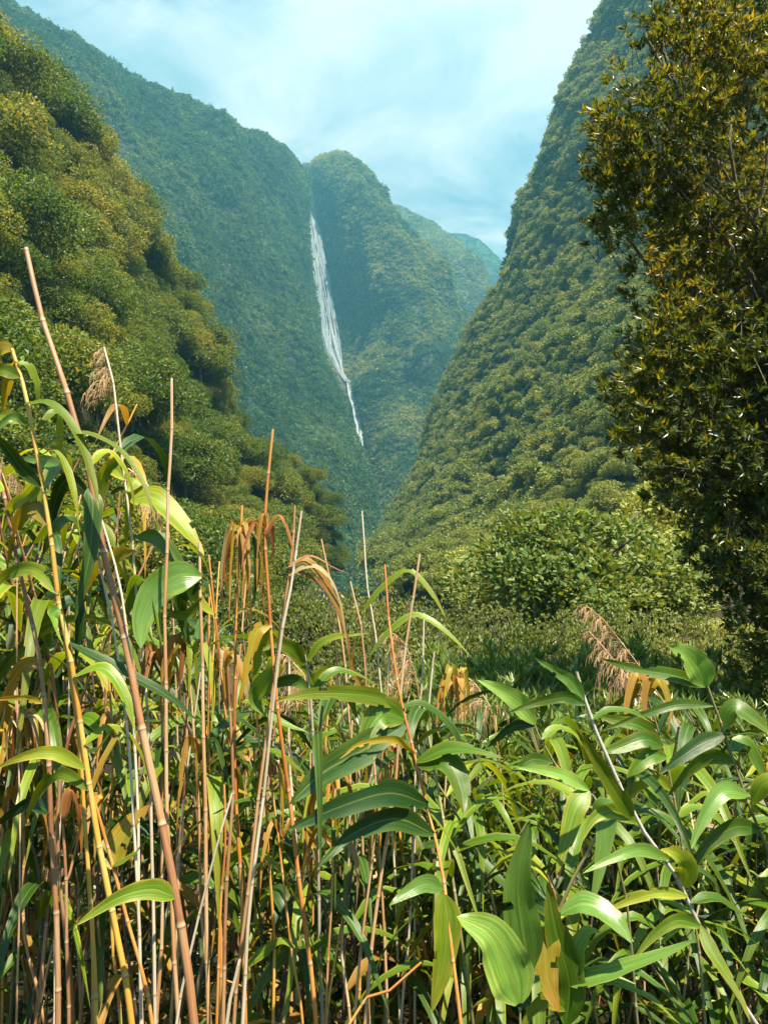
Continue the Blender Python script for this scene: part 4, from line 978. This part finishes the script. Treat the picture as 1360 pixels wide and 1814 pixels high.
def pick(protos, need, g):
    c = sorted(protos, key=lambda p: abs(p[0] - need))[:3]; p = g.choice(c); return p, float(np.clip(need / p[0], 0.7, 1.35))

ENV = ([-60, 0, 150, 300, 400, 550, 700, 800, 1000, 1200, 1400], [640, 690, 790, 920, 1020, 1150, 1185, 1200, 1205, 1230, 1255])
g = random.Random(77); cnt = 0
def thicket(n, d0, d1, x0, x1, jit, seed, bare=0.12, dry=0.12):
    global cnt
    g = random.Random(seed)
    for k in range(n):
        px = x0 + (x1 - x0) * (k + g.random()) / n if n < 60 else g.uniform(x0, x1)
        d = d0 + (d1 - d0) * g.random(); top = np.interp(px, *ENV) + g.uniform(*jit)
        tp = at(px, top, d); need = tp[2] - float(gz(tp[0], tp[1]))
        if need < 0.7: continue
        u = g.random(); left = px < 620
        if u < bare: ps, lab, gr = protoB, ('bare leafless cane in the dense left part of the thicket' if left else 'bare leafless cane in the dense right part of the thicket'), 'bare canes of the thicket'
        elif u < bare + dry: ps, lab, gr = protoD, ('withered cane with hanging straw leaves in the left part of the thicket' if left else 'withered cane with hanging straw leaves in the right part of the thicket'), 'withered canes of the thicket'
        elif (left and g.random() < (0.7 if d < 3.5 else 0.2)) or g.random() < 0.12: ps, lab, gr = protoY, ('yellowing leafy cane in the dense left part of the thicket' if left else 'yellowing leafy cane in the dense right part of the thicket'), 'yellowing canes of the thicket'
        else: ps, lab, gr = (protoG if d < 3.4 or g.random() < 0.4 else protoShade), ('green leafy cane in the dense left part of the thicket' if left else 'green leafy cane in the dense right part of the thicket'), 'green canes of the thicket'  # deeper rows lean on the darkened canes, in place of shade
        p, s = pick(ps, need, g)
        place(p, tp[0], tp[1], s, g.uniform(0, 6.28), (g.gauss(0, .09), g.gauss(0, .09)), lab, gr); cnt += 1
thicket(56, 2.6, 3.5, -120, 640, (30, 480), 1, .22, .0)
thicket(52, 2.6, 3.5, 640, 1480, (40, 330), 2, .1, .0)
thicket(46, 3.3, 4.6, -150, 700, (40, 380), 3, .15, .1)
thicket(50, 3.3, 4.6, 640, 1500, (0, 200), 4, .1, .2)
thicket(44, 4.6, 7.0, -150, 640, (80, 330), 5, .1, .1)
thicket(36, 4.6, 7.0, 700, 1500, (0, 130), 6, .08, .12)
print('thicket canes', cnt)

# low growth and fallen blades nobody could count
def undergrowth(n, seed, name, mat, zr, d0, d1, L0, L1, W0, W1, label, upw=0.3):
    g = np.random.default_rng(seed)
    y = d0 + (d1 - d0) * g.random(n) ** 0.8; x = (g.random(n) - 0.5) * 2 * (0.62 * y + 0.5)
    z = gz(x, y) + zr[0] + (zr[1] - zr[0]) * g.random(n) ** 1.6
    A = unit(g.normal(size=(n, 3)) * [1, 1, 0.6] + [0, 0, upw]); Sd = unit(np.cross(A, g.normal(size=(n, 3)))); N = np.cross(Sd, A)
    L = L0 + (L1 - L0) * g.random(n); Wd = W0 + (W1 - W0) * g.random(n)
    C = np.stack([x, y, z], 1); rows = []; ts = [0, .25, .6, 1]; ws = [.25, 1, .75, .02]
    for q, wv in zip(ts, ws):
        c = C + A * (L * q)[:, None] - np.array([0, 0, 1]) * (L * 0.35 * q * q)[:, None]
        rows += [c - Sd * (Wd * wv / 2)[:, None] + N * (Wd * .12)[:, None], c, c + Sd * (Wd * wv / 2)[:, None] + N * (Wd * .12)[:, None]]
    V = np.stack(rows, 1).reshape(-1, 3); k = np.arange(n)[:, None] * 12; F = []
    for r in range(3):
        for c in range(2): F.append(k + np.array([r * 3 + c, r * 3 + c + 1, r * 3 + c + 4, r * 3 + c + 3]))
    Q = np.stack(F, 1).reshape(-1, 4)
    o = build_mesh(name, V, Q, mat, smooth=True); return tag(o, label, 'undergrowth', kind='stuff')
ug_green = mat_foliage('undergrowth_green', [(0.02, 0.05, 0.01), (0.04, 0.08, 0.015), (0.09, 0.12, 0.02), (0.16, 0.18, 0.07)], 0.35, 0.35, 0.5)
ug_dry = mat_foliage('undergrowth_dry', [(0.04, 0.025, 0.01), (0.1, 0.06, 0.025), (0.22, 0.13, 0.06), (0.38, 0.3, 0.2)], 0.25, 0.6, 0.3, (1.3, 1.0, 0.6))
undergrowth(3000, 1, 'undergrowth', ug_green, (0.0, 0.9), 2.6, 12, .10, .28, .012, .03, 'short green blades of low growth under the canes')
undergrowth(3000, 2, 'undergrowth', ug_dry, (0.0, 0.7), 2.2, 9, .12, .4, .006, .02, 'dry fallen blades and straw littering the ground under the canes', 0.1)
# ------------------------------------------------------------------ big tree overhanging from the right
fol_tree = mat_foliage('foliage_glossy_tree', [(0.025, 0.05, 0.010), (0.06, 0.10, 0.014), (0.19, 0.19, 0.02), (0.5, 0.35, 0.03)], 0.46, 0.36, 0.5, (2.0, 1.35, 0.35), 0.9, 0.9)
fol_lance = mat_foliage('foliage_lance_shrub', [(0.04, 0.085, 0.016), (0.09, 0.15, 0.028), (0.16, 0.22, 0.045), (0.3, 0.34, 0.12)], 0.3, 0.35, 0.5, None, 0.5, 0.7)

def whorls(tips, dirs, n, L, Wd, g, open_=0.9, up=0.15):
    """n leaves fanning out of every twig tip"""
    m = len(tips); C = np.repeat(tips, n, 0); D = np.repeat(dirs, n, 0)
    C = C - D * (g.random(m * n) * 0.5 * L)[:, None]
    r = unit(np.cross(D, g.normal(size=(m * n, 3))))
    A = unit(D * g.uniform(0.25, 1.0, (m * n, 1)) + r * open_ * g.uniform(0.5, 1.1, (m * n, 1)) + [0, 0, up])
    Bs = unit(np.cross(A, unit(D + [0, 0, 0.8]) + g.normal(size=(m * n, 3)) * 0.35))
    Ls = L * g.uniform(0.6, 1.25, m * n)
    return leaf_faces(C, A, Bs, Ls, Ls * Wd, 0.2)

gt = np.random.default_rng(5)
TB = np.array([4.6, 7.6, 0.0]); TB[2] = float(gz(TB[0], TB[1]))
EDGE = ([-200, 0, 100, 180, 230, 330, 430, 520, 560, 650, 720, 800, 850, 900, 950, 1050, 1150, 1260, 1400], [1110, 1160, 1125, 1075, 1050, 1065, 1060, 1100, 1120, 1100, 1085, 1100, 1160, 1190, 1240, 1250, 1265, 1300, 1380])
tips = []; 
# limbs first
limb_ends = [at(px, py, d) for px, py, d in [(1140, 60, 6.6), (1110, 240, 6.3), (1110, 420, 6.2), (1170, 600, 6.4), (1140, 740, 6.3), (1250, 900, 6.6), (1330, 1080, 6.8), (1300, -60, 7.6), (1280, 300, 5.9), (1330, 520, 6.0), (1300, 760, 5.9), (1480, 150, 6.2), (1560, 500, 6.4), (1500, 850, 6.2), (1420, 1180, 7.0), (1240, 160, 7.8), (1250, 480, 7.8)]]
tree_o = thing('broadleaf_tree', TB, 'large glossy-leaved tree with golden lit leaves overhanging from the right edge', 'tree')
mb = MB(); H = 6.6
tr = catmull(np.array([TB - [0, 0, .3], TB + [-.15, -.1, 1.6], TB + [.1, -.2, 3.6], TB + [-.2, 0, H]]), np.linspace(0, 3, 20)); tube(mb, tr - TB, np.linspace(.22, .06, 20), 10)
mb.build('trunk', bark, tree_o)
limbs = []
for e in limb_ends:
    mb = MB(); s = tr[int(np.clip((e[2] - TB[2] - 1.0) / H * 19 * 0.75, 3, 18))]
    mid = (s + e) / 2 + gt.normal(size=3) * .15 + [0, 0, .15]
    C = catmull(np.array([s, mid, e]), np.linspace(0, 2, 16)); tube(mb, C - TB, np.linspace(.06, .012, 16), 6); limbs.append(C)
    for q in range(7):
        i0 = gt.integers(4, 15); d = unit(unit(e - s) + gt.normal(size=3) * .6); l = gt.uniform(.4, .9)
        c2 = np.array([C[i0], C[i0] + d * l * .5 + gt.normal(size=3) * .05, C[i0] + d * l]); tube(mb, catmull(c2, np.linspace(0, 2, 7)) - TB, np.linspace(.018, .005, 7), 4)
    mb.build('branch', bark, tree_o)
LP = np.concatenate(limbs)
N = 52000
py = gt.uniform(-160, 1330, N); px = gt.uniform(1030, 1640, N); d = gt.uniform(5.6, 8.6, N)
xe = np.interp(py, *EDGE) - 15 + 38 * np.sin(py / 23.0 + d * 2) * np.sin(py / 9.1 + 2) 
k = (px > xe + 6) & (px < 1640)
P = np.array([at(a, b, c) for a, b, c in zip(px[k], py[k], d[k])]); ed = (px[k] - xe[k]); dk = d[k]
f = fbm(P / 0.5, 3, 91)
keep = (f > np.where(ed < 90, 0.06, -0.02)) & ~((ed < 110) & (dk > 7.3))
P, f = P[keep], f[keep]
# drop tips far from any limb, keep the crown open
dm = np.array([np.min(np.linalg.norm(LP - p, axis=1)) for p in P]); kk = dm < 0.95; P, dm = P[kk], dm[kk]
near = np.array([LP[np.argmin(np.linalg.norm(LP - p, axis=1))] for p in P])
D = unit(unit(P - near) * 0.7 + unit(P - (TB + [0, .4, 4.0])) * 0.7 + gt.normal(size=P.shape) * .45 + [0, 0, .1])
print('tips', len(P))
V, T = whorls(P, D, 16, 0.078, 0.24, gt)
build_mesh('crown', V - TB, T, fol_tree, smooth=False, parent=tree_o)
mb = MB()
for q in range(0, len(P), 3):
    c = np.array([P[q] - D[q] * .28 + [0, 0, -.03], P[q] - D[q] * .12, P[q]]); tube(mb, c - TB, [.004, .003, .002], 3)
mb.build('twigs', bark, tree_o)

# lance-leaved shrubs in front of the right slope
def shrub_mesh(seed, n=360, L=0.165, w=0.18, mat=None, r=(1.15, 1.15, 1.35), leaves=12):
    g = np.random.default_rng(seed)
    d = unit(g.normal(size=(n, 3))); d[:, 2] = np.abs(d[:, 2]) * 1.1 - 0.35
    rr = (0.62 + 0.42 * g.random(n)) * (1 + 0.22 * fbm(d * 2.2, 2, seed)); tips = d * rr[:, None] * np.array(r)
    D = unit(d * 0.7 + [0, 0, 0.9] + g.normal(size=(n, 3)) * .25)
    V, T = whorls(tips, D, leaves, L, w, g, 0.75, 0.2)
    return build_mesh('foliage', V, T, mat, smooth=False, link=False)
def stems_mesh(seed):
    g = random.Random(seed); mb = MB()
    for k in range(14):
        a, e = g.uniform(0, 6.28), g.uniform(.3, .9)
        P = catmull(np.array([[0, 0, -1.6], [math.cos(a) * e * .3, math.sin(a) * e * .3, -.4], [math.cos(a) * e, math.sin(a) * e, g.uniform(.3, 1.1)]]), np.linspace(0, 2, 9))
        tube(mb, P, np.linspace(.022, .005, 9), 5)
    return mb.build('stems', bark, link=False)
shL = [shrub_mesh(70 + k, mat=fol_lance) for k in range(4)]
fol_round = mat_foliage('foliage_round_shrub', [(0.03, 0.06, 0.014), (0.08, 0.12, 0.024), (0.16, 0.19, 0.05), (0.33, 0.31, 0.13)], 0.3, 0.45, 0.35, None, 0.25, 0.9)
shR = [shrub_mesh(80 + k, 620, 0.075, 0.4, fol_round, (1.2, 1.2, 1.2), 10) for k in range(3)]
stm = [stems_mesh(k) for k in range(3)]
def shrub(px, top, d, s, kinds, label, group, seed):
    g = random.Random(seed); p = at(px, top, d); z = float(gz(p[0], p[1])); hgt = max(1.2, p[2] - z)
    o = thing('shrub', (p[0], p[1], z), label, 'shrub', group); o.rotation_euler = (0, 0, g.uniform(0, 6.28))
    rz = 1.35 * s
    for nm, me, zz in (('foliage', g.choice(kinds), max(0.5, hgt - rz)), ('stems', g.choice(stm), max(0.5, hgt - rz))):
        c = bpy.data.objects.new(nm, me); COL.objects.link(c); c.parent = o; c.location = (0, 0, zz); c.scale = (s, s, s)
    return o
g = random.Random(3)
ORD = 'first second third fourth fifth sixth seventh eighth ninth tenth eleventh twelfth thirteenth fourteenth fifteenth sixteenth seventeenth eighteenth nineteenth twentieth twenty-first twenty-second twenty-third twenty-fourth'.split()
LANCE = [(790, 1105, 8.6, .95), (840, 1085, 9.2, 1.0), (905, 1108, 8.0, .9), (960, 1100, 8.8, 1.0), (1020, 1120, 8.2, .9), (870, 1160, 7.2, .75), (950, 1170, 7.0, .75), (1050, 1165, 7.4, .8), (1130, 1130, 8.0, .95), (1210, 1110, 7.8, 1.0), (1300, 1140, 7.2, .95), (1380, 1150, 7.0, .9), (760, 1180, 7.6, .7), (1160, 1190, 6.8, .7), (1260, 1200, 6.6, .75), (1100, 1075, 10, 1.1), (715, 1190, 6.2, .6), (812, 1172, 6.0, .6), (892, 1192, 5.8, .6), (985, 1178, 6.0, .65), (1078, 1188, 5.9, .6), (1185, 1160, 6.2, .65), (1282, 1185, 6.0, .65), (1352, 1200, 5.8, .65)]
for k, (a, b, c, s) in enumerate(LANCE):
    rank = sorted(x[0] for x in LANCE).index(a)
    o = shrub(a, b, c, s, shL, 'lance-leaved green shrub before the right slope, %s from the left of its row' % ORD[rank], 'lance-leaved shrubs', k)
ROUND = [(735, 1022, 22, 1.5), (780, 1035, 20, 1.3), (700, 1020, 24, 1.5), (690, 1040, 15, 1.3), (760, 1075, 13, 1.2), (640, 1010, 19, 1.6), (590, 1000, 22, 1.8), (540, 1000, 18, 1.5), (470, 985, 19, 1.6), (400, 960, 17, 1.5), (820, 1060, 15, 1.3), (900, 1050, 17, 1.5), (980, 1040, 17, 1.6), (1060, 1035, 14, 1.4), (1150, 1050, 12, 1.3), (1240, 1060, 11, 1.2), (1330, 1060, 10, 1.2), (560, 1120, 11, 1.0), (640, 1150, 10, .9), (480, 1100, 12, 1.1), (330, 1020, 14, 1.3), (240, 990, 15, 1.4), (140, 980, 14, 1.4), (40, 960, 14, 1.4), (700, 1180, 9, .8), (600, 1260, 8, .6), (520, 1290, 8.5, .55), (660, 1290, 7.5, .5), (420, 1150, 11, 1.0), (730, 1110, 12, 1.0), (870, 1040, 20, 1.0), (930, 1062, 12, .8), (1010, 1050, 18, 1.0), (1085, 1042, 12, .8), (1200, 1035, 14, 1.0)]
for k, (a, b, c, s) in enumerate(ROUND):
    shrub(a, b, c, s, shR, 'rounded leafy bush on the valley floor beyond the cane thicket', 'rounded bushes beyond the thicket', 100 + k)
# ------------------------------------------------------------------ haze
hm, t = material('haze_air')
pv = t.new('ShaderNodeVolumePrincipled'); pv.inputs['Color'].default_value = (0.22, 0.72, 0.98, 1); pv.inputs['Density'].default_value = 0.00037
pv.inputs['Anisotropy'].default_value = 0.35
ou = t.new('ShaderNodeOutputMaterial'); t.link(pv.outputs[0], ou.inputs['Volume'])
hx, hy0, hy1, hz0, hz1 = 2000, -140, 2300, -12, max(S[..., 2].max() for S in (SA, SB, SCg, SD, SE, SF)) + 25
hv = [(x, y, z) for x in (-hx, hx) for y in (hy0, hy1) for z in (hz0, hz1)]
hf = [(0, 1, 3, 2), (4, 6, 7, 5), (0, 4, 5, 1), (2, 3, 7, 6), (0, 2, 6, 4), (1, 5, 7, 3)]
hz = build_mesh('haze', hv, np.array(hf), hm, smooth=False)
tag(hz, 'thin bluish haze filling the valley air', 'haze', kind='stuff')
